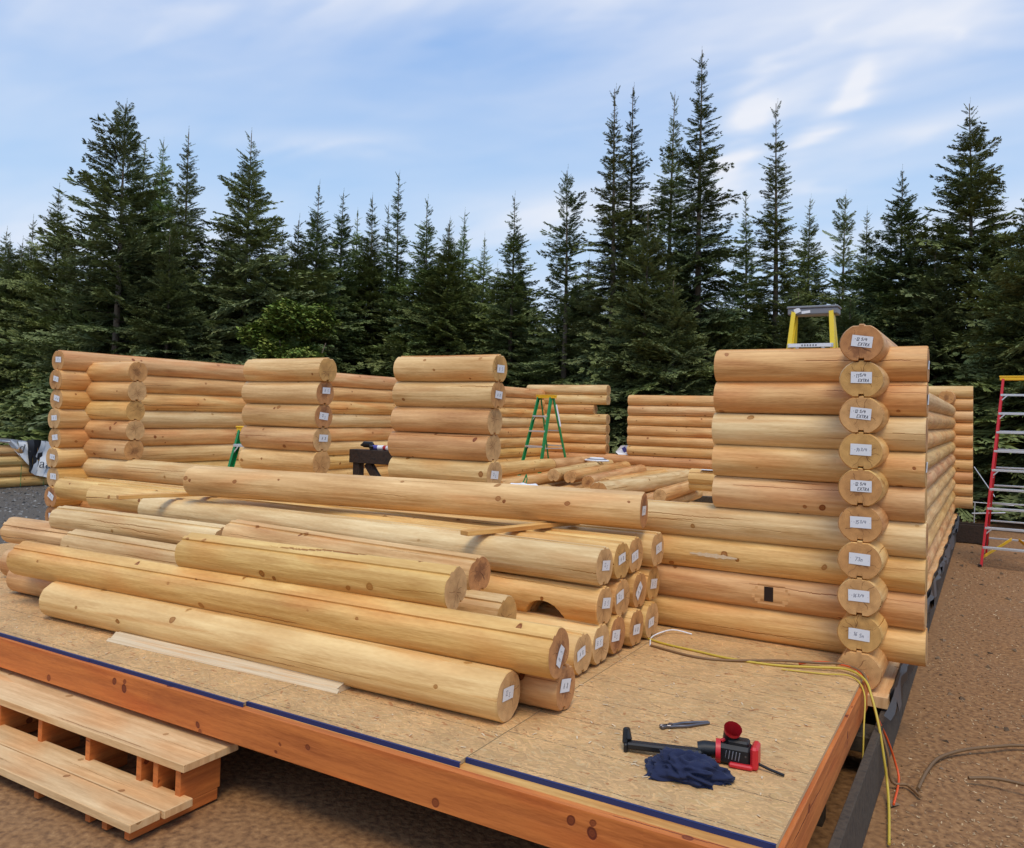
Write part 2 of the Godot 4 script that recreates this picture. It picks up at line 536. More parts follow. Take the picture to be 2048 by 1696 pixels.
# Pressed strands of a floor sheet, 1024 over one sheet (1.44 m by 2.88 m)
func make_osb(sd: int, lines: bool) -> StandardMaterial3D:
	var W := 512
	var H := 1024
	var rg := RandomNumberGenerator.new()
	rg.seed = sd
	var data := PackedByteArray()
	data.resize(W * H * 3)
	var hgt := PackedByteArray()
	hgt.resize(W * H)
	for i in W * H:
		data[i * 3] = 190; data[i * 3 + 1] = 152; data[i * 3 + 2] = 98
	for k in 15000:
		var cx := rg.randi_range(0, W - 1)
		var cy := rg.randi_range(0, H - 1)
		var a := rg.randfn(0.0, 0.55)
		var hl := rg.randf_range(4, 15)
		var hw := rg.randf_range(0.9, 3.0)
		var v := rg.randf_range(0.89, 1.06)
		var cr := 205.0 * v
		var cg := 162.0 * v
		var cb := 108.0 * v
		var pick := rg.randf()
		if pick < 0.03:
			cr = 176; cg = 122; cb = 74
		elif pick < 0.13:
			cr = 202; cg = 168; cb = 118
		elif pick < 0.136:
			cr = 156; cg = 118; cb = 76
		var ca := cos(a); var sa := sin(a)
		var e := int(hl) + 1
		var hv := rg.randi_range(60, 220)
		for dy in range(-int(absf(sa) * hl + hw + 1), int(absf(sa) * hl + hw + 2)):
			for dx in range(-e, e + 1):
				var lx := dx * ca + dy * sa
				var ly := dy * ca - dx * sa
				if absf(lx) < hl - absf(ly) * 0.8 and absf(ly) < hw:
					var i := posmod(cy + dy, H) * W + posmod(cx + dx, W)
					var f := 1.0 + 0.035 * sin(ly * 2.4 + k) - (0.09 if ly > hw - 0.9 else 0.0)
					data[i * 3] = int(minf(cr * f, 255)); data[i * 3 + 1] = int(minf(cg * f, 255)); data[i * 3 + 2] = int(minf(cb * f, 255))
					hgt[i] = hv
	if lines:                           # nailing lines printed across the sheet
		for l in 8:
			var y0 := 18 + l * 126
			for x in W:
				if rg.randf() < 0.8:
					var i := (y0 + (1 if x % 90 > 60 else 0)) * W + x
					for c in 3: data[i * 3 + c] = int(data[i * 3 + c] * 0.42)
					if x % 37 < 24:
						for c in 3: data[(i + W) * 3 + c] = int(data[(i + W) * 3 + c] * 0.62)
	var worn := stretched(0.02, sd + 50, 128, 256, W, H, 5)
	for i in W * H:
		var f := 0.93 + worn[i] * 0.00052
		for c in 3: data[i * 3 + c] = int(minf(data[i * 3 + c] * f, 255.0))
	var nb := Image.create_from_data(W, H, false, Image.FORMAT_L8, hgt)
	nb.convert(Image.FORMAT_RGBA8)
	nb.bump_map_to_normal_map(0.8)
	var m := StandardMaterial3D.new()
	m.albedo_texture = tex(Image.create_from_data(W, H, false, Image.FORMAT_RGB8, data))
	m.normal_enabled = true
	m.normal_texture = tex(nb)
	m.normal_scale = 0.4
	m.roughness = 0.8
	return m

# Mottled material laid by triplanar mapping: colours along a ramp of noise, with a bump of its own
func mottled(cols: Array, freq: float, sd: int, scale: float, rough: float, bump := 2.0, octaves := 5, world := true) -> StandardMaterial3D:
	var S := 512
	var n := noise(freq, sd, S, S, octaves)
	var im := Image.create(S, S, false, Image.FORMAT_RGB8)
	var top := cols.size() - 1.001
	for i in S * S:
		var v := n[i] / 255.0 * top
		im.set_pixel(i % S, i / S, cols[int(v)].lerp(cols[int(v) + 1], v - int(v)))
	var nb := Image.create_from_data(S, S, false, Image.FORMAT_L8, n)
	nb.convert(Image.FORMAT_RGBA8)
	nb.bump_map_to_normal_map(bump)
	var m := StandardMaterial3D.new()
	m.albedo_texture = tex(im)
	m.normal_enabled = true
	m.normal_texture = tex(nb)
	m.uv1_triplanar = true
	m.uv1_world_triplanar = world
	m.uv1_scale = Vector3.ONE * scale
	m.roughness = rough
	return m

# Sawn boards: grain running along u
func make_board(sd: int, light: Color, dark: Color, knots: int) -> StandardMaterial3D:
	var w := make_wood(sd, light, dark, Color(1, 0.9, 0.8), knots, 2)
	var m := StandardMaterial3D.new()
	m.albedo_texture = w[0]
	m.normal_enabled = true
	m.normal_texture = w[1]
	m.normal_scale = 0.5
	m.roughness = 0.7
	return m

func make_materials() -> void:
	var looks := [
		[Color8(244, 214, 166), Color8(190, 148, 96), Color(0.97, 0.88, 0.80), 11, 8], [Color8(245, 210, 158), Color8(196, 150, 94), Color(1.0, 0.90, 0.81), 14, 9],
		[Color8(246, 220, 176), Color8(200, 162, 112), Color(0.96, 0.88, 0.80), 9, 7], [Color8(242, 206, 160), Color8(188, 140, 94), Color(0.96, 0.85, 0.77), 16, 10],
		[Color8(245, 216, 164), Color8(194, 152, 96), Color(1.0, 0.92, 0.82), 17, 8], [Color8(238, 200, 152), Color8(182, 134, 88), Color(0.94, 0.86, 0.78), 12, 11],
	]
	var tints := [Color(0.98, 0.965, 0.90), Color(1.0, 0.955, 0.83), Color(0.98, 0.93, 0.84), Color(0.93, 0.89, 0.80), Color(0.97, 0.89, 0.80), Color(0.98, 0.94, 0.78)]
	for i in looks.size():
		var w := make_wood(100 + i * 13, looks[i][0], looks[i][1], looks[i][2], looks[i][3], looks[i][4])
		var row := []
		for c in tints:
			var m := StandardMaterial3D.new()
			m.albedo_texture = w[0]
			m.albedo_color = c
			m.normal_enabled = true
			m.normal_texture = w[1]
			m.normal_scale = 0.7
			m.roughness = 0.52
			row.append(m)
		wood.append(row)
	var ends := [[Color8(208, 160, 102), Color8(96, 58, 28)], [Color8(198, 146, 88), Color8(92, 54, 26)], [Color8(210, 168, 114), Color8(104, 66, 34)], [Color8(192, 136, 84), Color8(86, 48, 28)], [Color8(204, 158, 92), Color8(94, 58, 24)]]
	for i in ends.size(): grain.append(make_grain(40 + i, ends[i][0], ends[i][1]))
	var ink := Color(0.13, 0.14, 0.20)
	var pale := Color(0.42, 0.44, 0.50)
	var texts := [
		[[["-12", 22, 52, 30], ["5/4", 84, 46, 26], ["EXTRA", 62, 98, 30]], ink], [[["-11", 22, 58, 36], ["5/4", 78, 44, 28], ["EXTRA", 66, 98, 28]], ink],
		[[["-14", 30, 76, 36], ["3/4", 92, 66, 28]], pale], [[["-15", 26, 72, 34], ["3/4", 86, 62, 28]], pale], [[["73n", 52, 74, 36]], pale],
		[[["-16", 22, 72, 34], ["3/4", 82, 64, 28]], pale], [[["16", 40, 70, 36], ["5n", 96, 78, 34]], pale], [[["A 8", 58, 80, 44]], ink], [[["B 5", 52, 82, 48]], pale], [[["12", 46, 70, 44], ["S", 110, 90, 40]], pale],
	]
	for i in texts.size(): tag_mats.append(make_tag(texts[i][0], texts[i][1], 300 + i))
	# the slip itself: a curled sheet, facing +z
	var st := begin()
	for side in [1.0, -1.0]:
		for i in 5:
			var p := []
			for k in [[0, 0], [1, 0], [1, 1], [0, 1]]:
				var u: float = (i + k[0]) / 5.0
				p.append([Vector3((u - 0.5) * 0.125, (k[1] - 0.5) * 0.072, 0.004 * pow(absf(u * 2.0 - 1.0), 3.0) * k[1] + 0.0004 * side), Vector2(u, 1.0 - k[1])])
			for j in ([0, 2, 1, 0, 3, 2] if side > 0 else [0, 1, 2, 0, 2, 3]):
				st.set_normal(Vector3(0, 0, side))
				st.set_uv(p[j][1])
				st.add_vertex(p[j][0])
	tag_mesh = st.commit()
	M.osb = [make_osb(7, true), make_osb(8, true)]
	M.osb_edge = surface(Color8(188, 160, 118), 0.9)
	M.rim = make_board(501, Color8(214, 126, 56), Color8(160, 84, 32), 22)
	M.board = make_board(502, Color8(238, 202, 150), Color8(192, 150, 100), 12)
	M.stick = make_board(503, Color8(232, 184, 108), Color8(176, 120, 56), 4)
	M.pale_board = make_board(504, Color8(224, 204, 170), Color8(190, 162, 124), 2)
	M.blue = surface(Color8(24, 42, 92), 0.55)
	M.dark_beam = mottled([Color8(38, 26, 20), Color8(58, 42, 32), Color8(30, 22, 18)], 0.02, 31, 1.4, 0.8)
	M.grey_board = mottled([Color8(54, 45, 36), Color8(76, 64, 50), Color8(42, 35, 28)], 0.02, 33, 1.2, 0.9)
	M.black = surface(Color8(16, 16, 18), 0.5)
	M.wrap = surface(Color8(226, 227, 228), 0.45)
	M.torn = surface(Color8(86, 86, 88), 0.5)
	M.green = surface(Color8(20, 132, 72), 0.4)
	M.yellow = surface(Color8(236, 184, 26), 0.45)
	M.lemon = surface(Color8(226, 196, 44), 0.45)
	M.red = surface(Color8(196, 34, 42), 0.4)
	M.alu = surface(Color8(206, 208, 210), 0.38, 0.55)
	M.grey_cap = surface(Color8(122, 124, 130), 0.55)
	M.white = surface(Color8(228, 230, 234), 0.6)
	M.steel = surface(Color8(110, 106, 108), 0.35, 0.8)
	M.hole_shade = surface(Color8(38, 22, 12), 0.95)  # dark colour painted for the shade inside the outlet recess
	M.dirt = mottled([Color8(94, 64, 38), Color8(122, 86, 52), Color8(140, 101, 62), Color8(152, 112, 71), Color8(172, 131, 87)], 0.04, 61, 0.8, 1.0, 2.0, 6)
	M.gravel = mottled([Color8(62, 56, 48), Color8(110, 100, 88), Color8(80, 73, 64), Color8(136, 126, 112)], 0.09, 67, 0.9, 0.95, 6.0, 4)
	M.bark = mottled([Color8(92, 78, 64), Color8(132, 118, 102), Color8(70, 58, 48)], 0.03, 71, 1.5, 0.95, 4.0)

# ------------------------------------------------------------------ sky
# Blue air with cirrus. Wisps are [azimuth, elevation, half length, half width, slant, strength] in degrees.
func make_sky() -> PanoramaSkyMaterial:
	var W := 2048
	var H := 1024
	var a := FastNoiseLite.new()
	a.seed = 11; a.noise_type = FastNoiseLite.TYPE_SIMPLEX_SMOOTH; a.frequency = 0.55; a.fractal_octaves = 5
	var b := FastNoiseLite.new()
	b.seed = 23; b.noise_type = FastNoiseLite.TYPE_SIMPLEX_SMOOTH; b.frequency = 1.6; b.fractal_octaves = 4
	var wisps := [[-3.0, 25.0, 16.0, 2.6, 4.0, 0.8], [-30.0, 27.8, 26.0, 2.2, 2.0, 0.55], [-27.0, 14.3, 10.0, 1.7, 8.0, 0.62], [-44.0, 18.0, 6.0, 0.9, 3.0, 0.4], [-14.3, 21.0, 2.8, 1.3, 72.0, 0.62], [-9.8, 18.8, 3.6, 0.9, 38.0, 0.62], [-7.8, 21.2, 2.0, 0.7, 60.0, 0.5], [-11.5, 22.5, 3.5, 2.0, 50.0, 0.3],
		[-15.6, 17.2, 2.6, 1.6, 60.0, 0.7], [-2.0, 18.3, 8.0, 0.7, 8.0, 0.45], [-12.0, 15.0, 9.0, 1.0, 10.0, 0.4], [-58.0, 10.0, 14.0, 2.4, 4.0, 0.6], [-10.0, 11.5, 12.0, 1.3, 5.0, 0.4], [6.0, 14.0, 9.0, 1.2, 12.0, 0.4], [-60.0, 24.0, 16.0, 2.0, 4.0, 0.3]]
	var data := PackedFloat32Array()
	data.resize(W * H * 3)
	var high := Vector3(0.22, 0.385, 0.70)
	var mid := Vector3(0.37, 0.545, 0.78)
	var rim := Vector3(0.63, 0.72, 0.80)
	var white := Vector3(0.72, 0.74, 0.80)
	for j in H:
		var el := PI * 0.5 - PI * (j + 0.5) / H
		var y := sin(el)
		var eld := rad_to_deg(el)
		var base := mid.lerp(high, smoothstep(0.18, 0.48, y)) if y > 0.18 else rim.lerp(mid, smoothstep(-0.02, 0.26, y) / smoothstep(-0.02, 0.26, 0.18))
		if y < -0.06:
			for i in W:
				var k := (j * W + i) * 3
				data[k] = 0.16; data[k + 1] = 0.15; data[k + 2] = 0.13
			continue
		for i in W:
			var az := wrapf(TAU * (i + 0.5) / W, -PI, PI)     # the panorama begins at -z
			var x := sin(az)
			var z := -cos(az)
			var azd := rad_to_deg(az)
			var f := 1.0 / (maxf(y, 0.0) + 0.22)
			var px := x * f
			var pz := z * f
			var w := a.get_noise_2d(px * 0.9 + 7.0, pz * 2.2 + y * 5.0)
			var n := a.get_noise_3d(x * 2.4 + w * 0.5, eld * 0.24 - w * 0.5 + 40.0, z * 2.4) if eld < 40.0 else a.get_noise_2d(px * 0.9 + w * 0.9, pz * 3.2 - w * 0.5 + 40.0)
			var fn := b.get_noise_2d(px * 1.0 + w * 1.2, pz * 4.0 + w)
			var cov := clampf((n + 0.62 + fn * 0.12) * 0.30, 0.0, 1.0)
			for s in wisps:
				var dx: float = azd - s[0]
				if absf(dx) > s[2] * 2.2 + 2.0: continue
				var dy: float = eld - s[1] + (fn * 0.6 + w * 0.7) * minf(1.0, s[3] * 0.8)
				if absf(dy) > s[2] * 2.2: continue
				var sl := deg_to_rad(s[4])
				var lx: float = (dx * cos(sl) + dy * sin(sl)) / s[2]
				var ly: float = (dy * cos(sl) - dx * sin(sl)) / s[3]
				var g := exp(-(lx * lx + ly * ly))
				if g > 0.02: cov += s[5] * g * clampf(0.8 + fn * (1.1 if s[2] < 5.0 else 0.35), 0.1, 1.4)
			cov = clampf(cov, 0.0, 0.97)
			var glow := 1.0 + 0.5 * pow(maxf(0.0, x * SUN.x + y * SUN.y + z * SUN.z), 6.0)
			var c := base.lerp(white, cov * (0.92 + 0.16 * fn)) * glow
			var k := (j * W + i) * 3
			data[k] = c.x; data[k + 1] = c.y; data[k + 2] = c.z
	var im := Image.create_from_data(W, H, false, Image.FORMAT_RGBF, data.to_byte_array())
	var m := PanoramaSkyMaterial.new()
	m.panorama = ImageTexture.create_from_image(im)
	return m

# ------------------------------------------------------------------ trees
func blade(st: SurfaceTool, a: Vector3, b: Vector3, w: float, c0: Color, c1: Color, roll: float) -> void:
	var d := (b - a).normalized()
	var s := d.cross(Vector3.UP).normalized()
	if s.length() < 0.5: s = Vector3.RIGHT
	s = s.rotated(d, roll)
	var m := a.lerp(b, 0.4)
	var n := s.cross(d)
	var cm := c0.lerp(c1, 0.4)
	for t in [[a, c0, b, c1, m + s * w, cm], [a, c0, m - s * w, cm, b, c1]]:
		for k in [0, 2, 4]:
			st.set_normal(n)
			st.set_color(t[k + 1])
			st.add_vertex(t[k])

# One bough of unit length along +x: a flat, drooping spray of needled twigs with paler tips
func bough(sd: int, n: int, open: float) -> ArrayMesh:
	var rg := RandomNumberGenerator.new()
	rg.seed = sd
	var st := begin()
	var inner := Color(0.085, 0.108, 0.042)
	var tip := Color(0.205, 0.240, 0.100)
	var stem := Color(0.05, 0.038, 0.028)
	var axis := func(t: float) -> Vector3: return Vector3(t, -0.16 * t * t + 0.08 * t * t * t, 0.04 * sin(t * 5.0 + sd))
	for i in 6: blade(st, axis.call(i / 6.0), axis.call((i + 1.2) / 6.0), 0.012 * (1.1 - i / 6.0), stem, stem, 0.4)
	for i in n:
		var t := 0.10 + 0.9 * (i + rg.randf()) / n
		var p: Vector3 = axis.call(t)
		for s in [-1.0, 1.0]:
			var length := (0.44 * (1.0 - t * 0.72)) * rg.randf_range(0.65, 1.2)
			var ang: float = rg.randf_range(0.7, 1.1) * s
			var d := Vector3(cos(ang), rg.randf_range(-0.28, 0.10), sin(ang)).normalized()
			var q := p + d * length + Vector3(0, -0.05 * length, 0)
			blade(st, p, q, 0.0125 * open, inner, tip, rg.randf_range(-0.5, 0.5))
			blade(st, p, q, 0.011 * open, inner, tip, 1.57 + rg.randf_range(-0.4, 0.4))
			var m := 7 if length > 0.2 else 4
			for k in m:
				var u := 0.22 + 0.75 * k / m
				var e := p.lerp(q, u)
				for s2 in [-1.0, 1.0]:
					var d2 := (d.rotated(Vector3.UP, s2 * rg.randf_range(0.55, 0.95)) + Vector3(0, rg.randf_range(-0.35, 0.25), 0)).normalized()
					var cc := tip * rg.randf_range(0.75, 1.3)
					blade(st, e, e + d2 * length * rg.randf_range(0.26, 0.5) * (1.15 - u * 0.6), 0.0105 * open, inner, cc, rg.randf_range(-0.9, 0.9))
	var q: Vector3 = axis.call(1.0)
	for k in 3: blade(st, axis.call(0.93), q + Vector3(rg.randf_range(0.03, 0.09), rg.randf_range(-0.03, 0.05), rg.randf_range(-0.06, 0.06)), 0.018, inner, tip, rg.randf() * 3.0)
	return st.commit()

var boughs: Array = []
var foliage: StandardMaterial3D

# A conifer of height h and crown radius r. style 0: even cone; 1: ragged, with gaps and a bare stretch of trunk; 2: narrow spire
func conifer(x: float, z: float, h: float, r: float, style: int, sd: int, label: String, tone: Color, group: String) -> void:
	var rg := RandomNumberGenerator.new()
	rg.seed = sd
	var root := thing("conifer_tree", label, "tree", Vector3(x, GROUND, z), 0.0, group)
	var lean := Vector3(rg.randf_range(-0.012, 0.012), 0, rg.randf_range(-0.012, 0.012))
	var pts := []
	var rad := []
	for i in 8:
		var t := i / 7.0
		pts.append(Vector3(lean.x * t * h + 0.03 * sin(t * 6 + sd), t * h, lean.z * t * h))
		rad.append(maxf(0.012, (0.011 * h + 0.03) * (1.0 - t)))
	mesh("trunk", tubemesh(pts, rad, 7), M.bark, root)
	var mine := [[], [], []]
	var y := h * (0.02 if style != 1 else 0.05)
	while y < h * 0.985:
		var t := y / h
		var prof := 0.0
		if style == 2: prof = pow(1.0 - t, 0.92) * 0.98
		elif style == 1: prof = pow(1.0 - t, 0.66) * 1.0
		else: prof = pow(1.0 - t, 0.98) * 1.45
		var whorl := r * prof * rg.randf_range(0.82, 1.14) + 0.05
		var nb := rg.randi_range(7, 9) if style != 1 else rg.randi_range(4, 6)
		if t > 0.9: nb = rg.randi_range(4, 6)
		var off := rg.randf() * TAU
		for k in nb:
			var length := whorl * rg.randf_range(0.62, 1.12)
			if rg.randf() < 0.10: length *= 0.5
			if rg.randf() < 0.06: length *= 1.3
			if t > 0.70 and rg.randf() < 0.18: continue
			if style == 1 and rg.randf() < 0.12: length *= 1.25
			var pitch := lerpf(-0.28, 0.72, pow(t, 1.4)) + rg.randf_range(-0.14, 0.14)
			if style == 1: pitch += 0.12
			var b := Basis(Vector3.UP, off + TAU * k / nb + rg.randf_range(-0.3, 0.3)) * Basis(Vector3.BACK, pitch) * Basis(Vector3.RIGHT, rg.randf_range(-0.5, 0.5))
			var wide := length * rg.randf_range(0.8, 1.15) * (1.15 if t > 0.6 else 1.0)
			var o := Vector3(lean.x * y + 0.03 * sin(t * 6 + sd), y + rg.randf_range(-0.12, 0.12), lean.z * y)
			var v := rg.randf_range(0.72, 1.28)
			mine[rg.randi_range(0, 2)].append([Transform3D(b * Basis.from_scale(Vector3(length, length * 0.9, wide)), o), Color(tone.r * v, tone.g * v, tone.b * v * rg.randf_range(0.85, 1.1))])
		y += lerpf(0.31, 0.17, t) * (h / 12.0) * rg.randf_range(0.8, 1.2) * (1.35 if style == 1 else 1.0)
	for i in 3:                          # the leader and its little crown of shoots
		var b := Basis(Vector3.UP, rg.randf() * TAU) * Basis(Vector3.BACK, rg.randf_range(0.6, 1.2))
		mine[i].append([Transform3D(b * Basis.from_scale(Vector3(0.34, 0.3, 0.13) * (h / 12.0)), Vector3(lean.x * h, h * (0.955 + 0.012 * i), lean.z * h)), tone])
	mine[0].append([Transform3D(Basis(Vector3.BACK, 1.54) * Basis.from_scale(Vector3(0.62, 0.10, 0.07)), Vector3(lean.x * h, h * 0.965, lean.z * h)), tone])
	for v in 3:
		var mm := MultiMesh.new()
		mm.transform_format = MultiMesh.TRANSFORM_3D
		mm.use_colors = true
		mm.mesh = boughs[v]
		mm.instance_count = mine[v].size()
		for i in mine[v].size():
			mm.set_instance_transform(i, mine[v][i][0])
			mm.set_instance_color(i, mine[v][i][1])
		var o := MultiMeshInstance3D.new()
		o.multimesh = mm
		o.material_override = foliage
		put(o, "crown", root)
		o.set_meta("kind", "stuff")

const TREES := [
	[-35.36, -18.37, 8.82, 2.40, 0],
	[-37.62, -20.45, 10.51, 2.20, 0],
	[-32.63, -18.73, 10.90, 3.00, 0],
	[-25.69, -16.93, 12.59, 4.00, 1],
	[-26.94, -18.55, 11.84, 2.30, 0],
	[-28.05, -20.18, 12.62, 2.40, 0],
	[-24.55, -18.79, 11.99, 2.60, 2],
	[-23.56, -20.52, 12.38, 3.20, 0],
	[-26.74, -22.27, 9.20, 2.20, 0],
	[-24.19, -23.74, 9.88, 2.30, 0],
	[-24.23, -24.81, 11.59, 2.20, 0],
	[-24.74, -26.82, 11.81, 2.20, 0],
	[-26.12, -29.50, 11.70, 2.00, 0],
	[-24.85, -29.06, 12.17, 2.20, 0],
	[-26.27, -31.70, 12.55, 1.90, 0],
	[-23.22, -28.82, 13.07, 2.10, 2],
	[-19.62, -26.39, 10.82, 2.20, 0],
	[-24.73, -34.93, 12.39, 1.90, 0],
	[-21.19, -31.25, 11.60, 2.10, 0],
	[-19.37, -30.07, 9.98, 2.00, 0],
	[-16.20, -27.25, 10.75, 2.10, 0],
	[-13.43, -26.54, 11.30, 2.30, 1],
	[-10.74, -24.56, 13.15, 2.30, 2],
	[-10.58, -25.79, 13.57, 2.40, 2],
	[-10.21, -28.31, 14.15, 2.60, 2],
	[-8.25, -25.97, 14.52, 3.00, 2],
	[-9.15, -23.37, 8.59, 2.40, 0],
	[-9.28, -35.92, 12.16, 1.90, 0],
	[-6.36, -28.30, 13.17, 2.30, 2],
	[-7.03, -37.25, 12.09, 2.30, 0],
	[-5.54, -36.97, 12.03, 2.30, 1],
	[-5.09, -40.71, 12.15, 2.10, 0],
	[-2.77, -30.51, 10.88, 3.00, 0],
	[-0.54, -29.44, 12.48, 3.40, 0],
	[0.96, -23.54, 8.14, 2.80, 0],
	[-1.53, -27.91, 7.50, 2.60, 0],
	[-7.48, -25.63, 6.03, 2.60, 0],
	[-5.62, -27.86, 6.49, 2.50, 0],
	[-23.35, -22.00, 7.88, 2.30, 0],
	[-23.41, -17.32, 7.89, 2.40, 0],
	[-27.44, -17.29, 7.35, 2.60, 0],
	[-13.18, -27.98, 8.16, 2.20, 0],
	[-8.05, -22.96, 6.29, 2.30, 0],
	[-3.90, -27.73, 6.13, 2.60, 0],
]
const MIDDLE := [
	[-43.57, -21.27, 9.85, 3.18, 0],
	[-39.93, -20.58, 10.24, 3.18, 0],
	[-35.10, -18.83, 8.93, 3.00, 0],
	[-39.87, -22.41, 8.63, 2.45, 0],
	[-31.34, -18.52, 8.65, 2.34, 0],
	[-34.00, -21.43, 8.15, 3.01, 0],
	[-30.79, -20.51, 9.67, 2.84, 0],
	[-34.60, -24.11, 9.99, 2.78, 0],
	[-31.80, -23.53, 10.34, 2.44, 0],
	[-30.88, -24.15, 9.12, 2.66, 0],
	[-28.97, -23.95, 8.97, 2.99, 0],
	[-28.07, -24.25, 9.23, 2.92, 0],
	[-28.54, -25.85, 9.28, 3.11, 0],
	[-28.23, -26.84, 10.50, 2.75, 0],
	[-29.27, -29.16, 10.45, 3.05, 0],
	[-28.22, -29.63, 10.52, 2.60, 0],
	[-26.83, -29.89, 9.28, 2.84, 0],
	[-24.57, -28.58, 10.38, 2.96, 0],
	[-23.00, -28.68, 9.41, 2.36, 0],
	[-19.98, -26.46, 8.73, 2.63, 0],
	[-18.64, -26.37, 9.66, 2.92, 0],
	[-20.41, -30.82, 9.02, 2.74, 0],
	[-19.07, -30.98, 8.75, 2.90, 0],
	[-17.65, -30.30, 8.67, 2.62, 0],
	[-17.36, -31.69, 6.60, 2.86, 0],
	[-15.22, -30.67, 8.25, 2.68, 0],
	[-16.31, -37.51, 8.86, 2.37, 0],
	[-13.67, -35.96, 7.94, 2.61, 0],
	[-12.33, -35.97, 9.66, 2.98, 0],
	[-10.24, -35.18, 7.36, 2.46, 0],
	[-8.80, -36.61, 7.92, 2.98, 0],
	[-8.09, -42.21, 10.68, 2.31, 0],
	[-5.19, -34.23, 7.62, 2.78, 0],
	[-4.35, -38.92, 9.20, 3.15, 0],
	[-2.58, -35.43, 8.86, 2.87, 0],
	[-1.67, -40.20, 8.00, 2.62, 0],
	[-0.11, -44.34, 9.10, 2.46, 0],
	[1.27, -45.64, 8.05, 2.37, 0],
	[2.47, -46.09, 8.46, 2.38, 0],
]
const BACK := [
	[-53.62, -23.30, 8.73, 2.80, 0],
	[-48.33, -22.86, 7.07, 2.80, 0],
	[-46.95, -23.75, 9.97, 2.80, 0],
	[-45.06, -24.62, 7.55, 2.80, 0],
	[-46.55, -27.57, 10.12, 2.80, 0],
	[-44.21, -28.10, 7.78, 2.80, 0],
	[-41.24, -28.10, 9.55, 2.80, 0],
	[-36.68, -27.04, 8.24, 2.80, 0],
	[-40.84, -32.43, 9.99, 2.80, 0],
	[-33.63, -28.88, 8.00, 2.80, 0],
	[-34.08, -31.39, 10.43, 2.80, 0],
	[-32.89, -33.49, 8.65, 2.80, 0],
	[-30.92, -33.84, 9.99, 2.80, 0],
	[-29.74, -35.98, 8.00, 2.80, 0],
	[-27.01, -36.32, 10.32, 2.80, 0],
	[-26.23, -39.10, 9.28, 2.80, 0],
	[-23.66, -39.50, 10.13, 2.80, 0],
	[-20.60, -39.17, 6.59, 2.80, 0],
	[-20.90, -43.99, 10.82, 2.80, 0],
	[-17.14, -40.74, 8.30, 2.80, 0],
	[-16.10, -42.76, 9.23, 2.80, 0],
	[-14.73, -45.95, 9.18, 2.80, 0],
	[-13.26, -47.60, 11.22, 2.80, 0],
	[-11.37, -47.52, 9.71, 2.80, 0],
	[-8.51, -44.58, 9.15, 2.80, 0],
	[-8.05, -51.48, 9.64, 2.80, 0],
	[-5.62, -49.53, 11.54, 2.80, 0],
	[-3.69, -47.98, 9.02, 2.80, 0],
	[-2.25, -53.29, 10.20, 2.80, 0],
	[-0.28, -56.02, 10.46, 2.80, 0],
	[1.23, -53.04, 11.16, 2.80, 0],
	[2.96, -51.67, 9.66, 2.80, 0],
	[5.11, -57.85, 11.09, 2.80, 0],
]

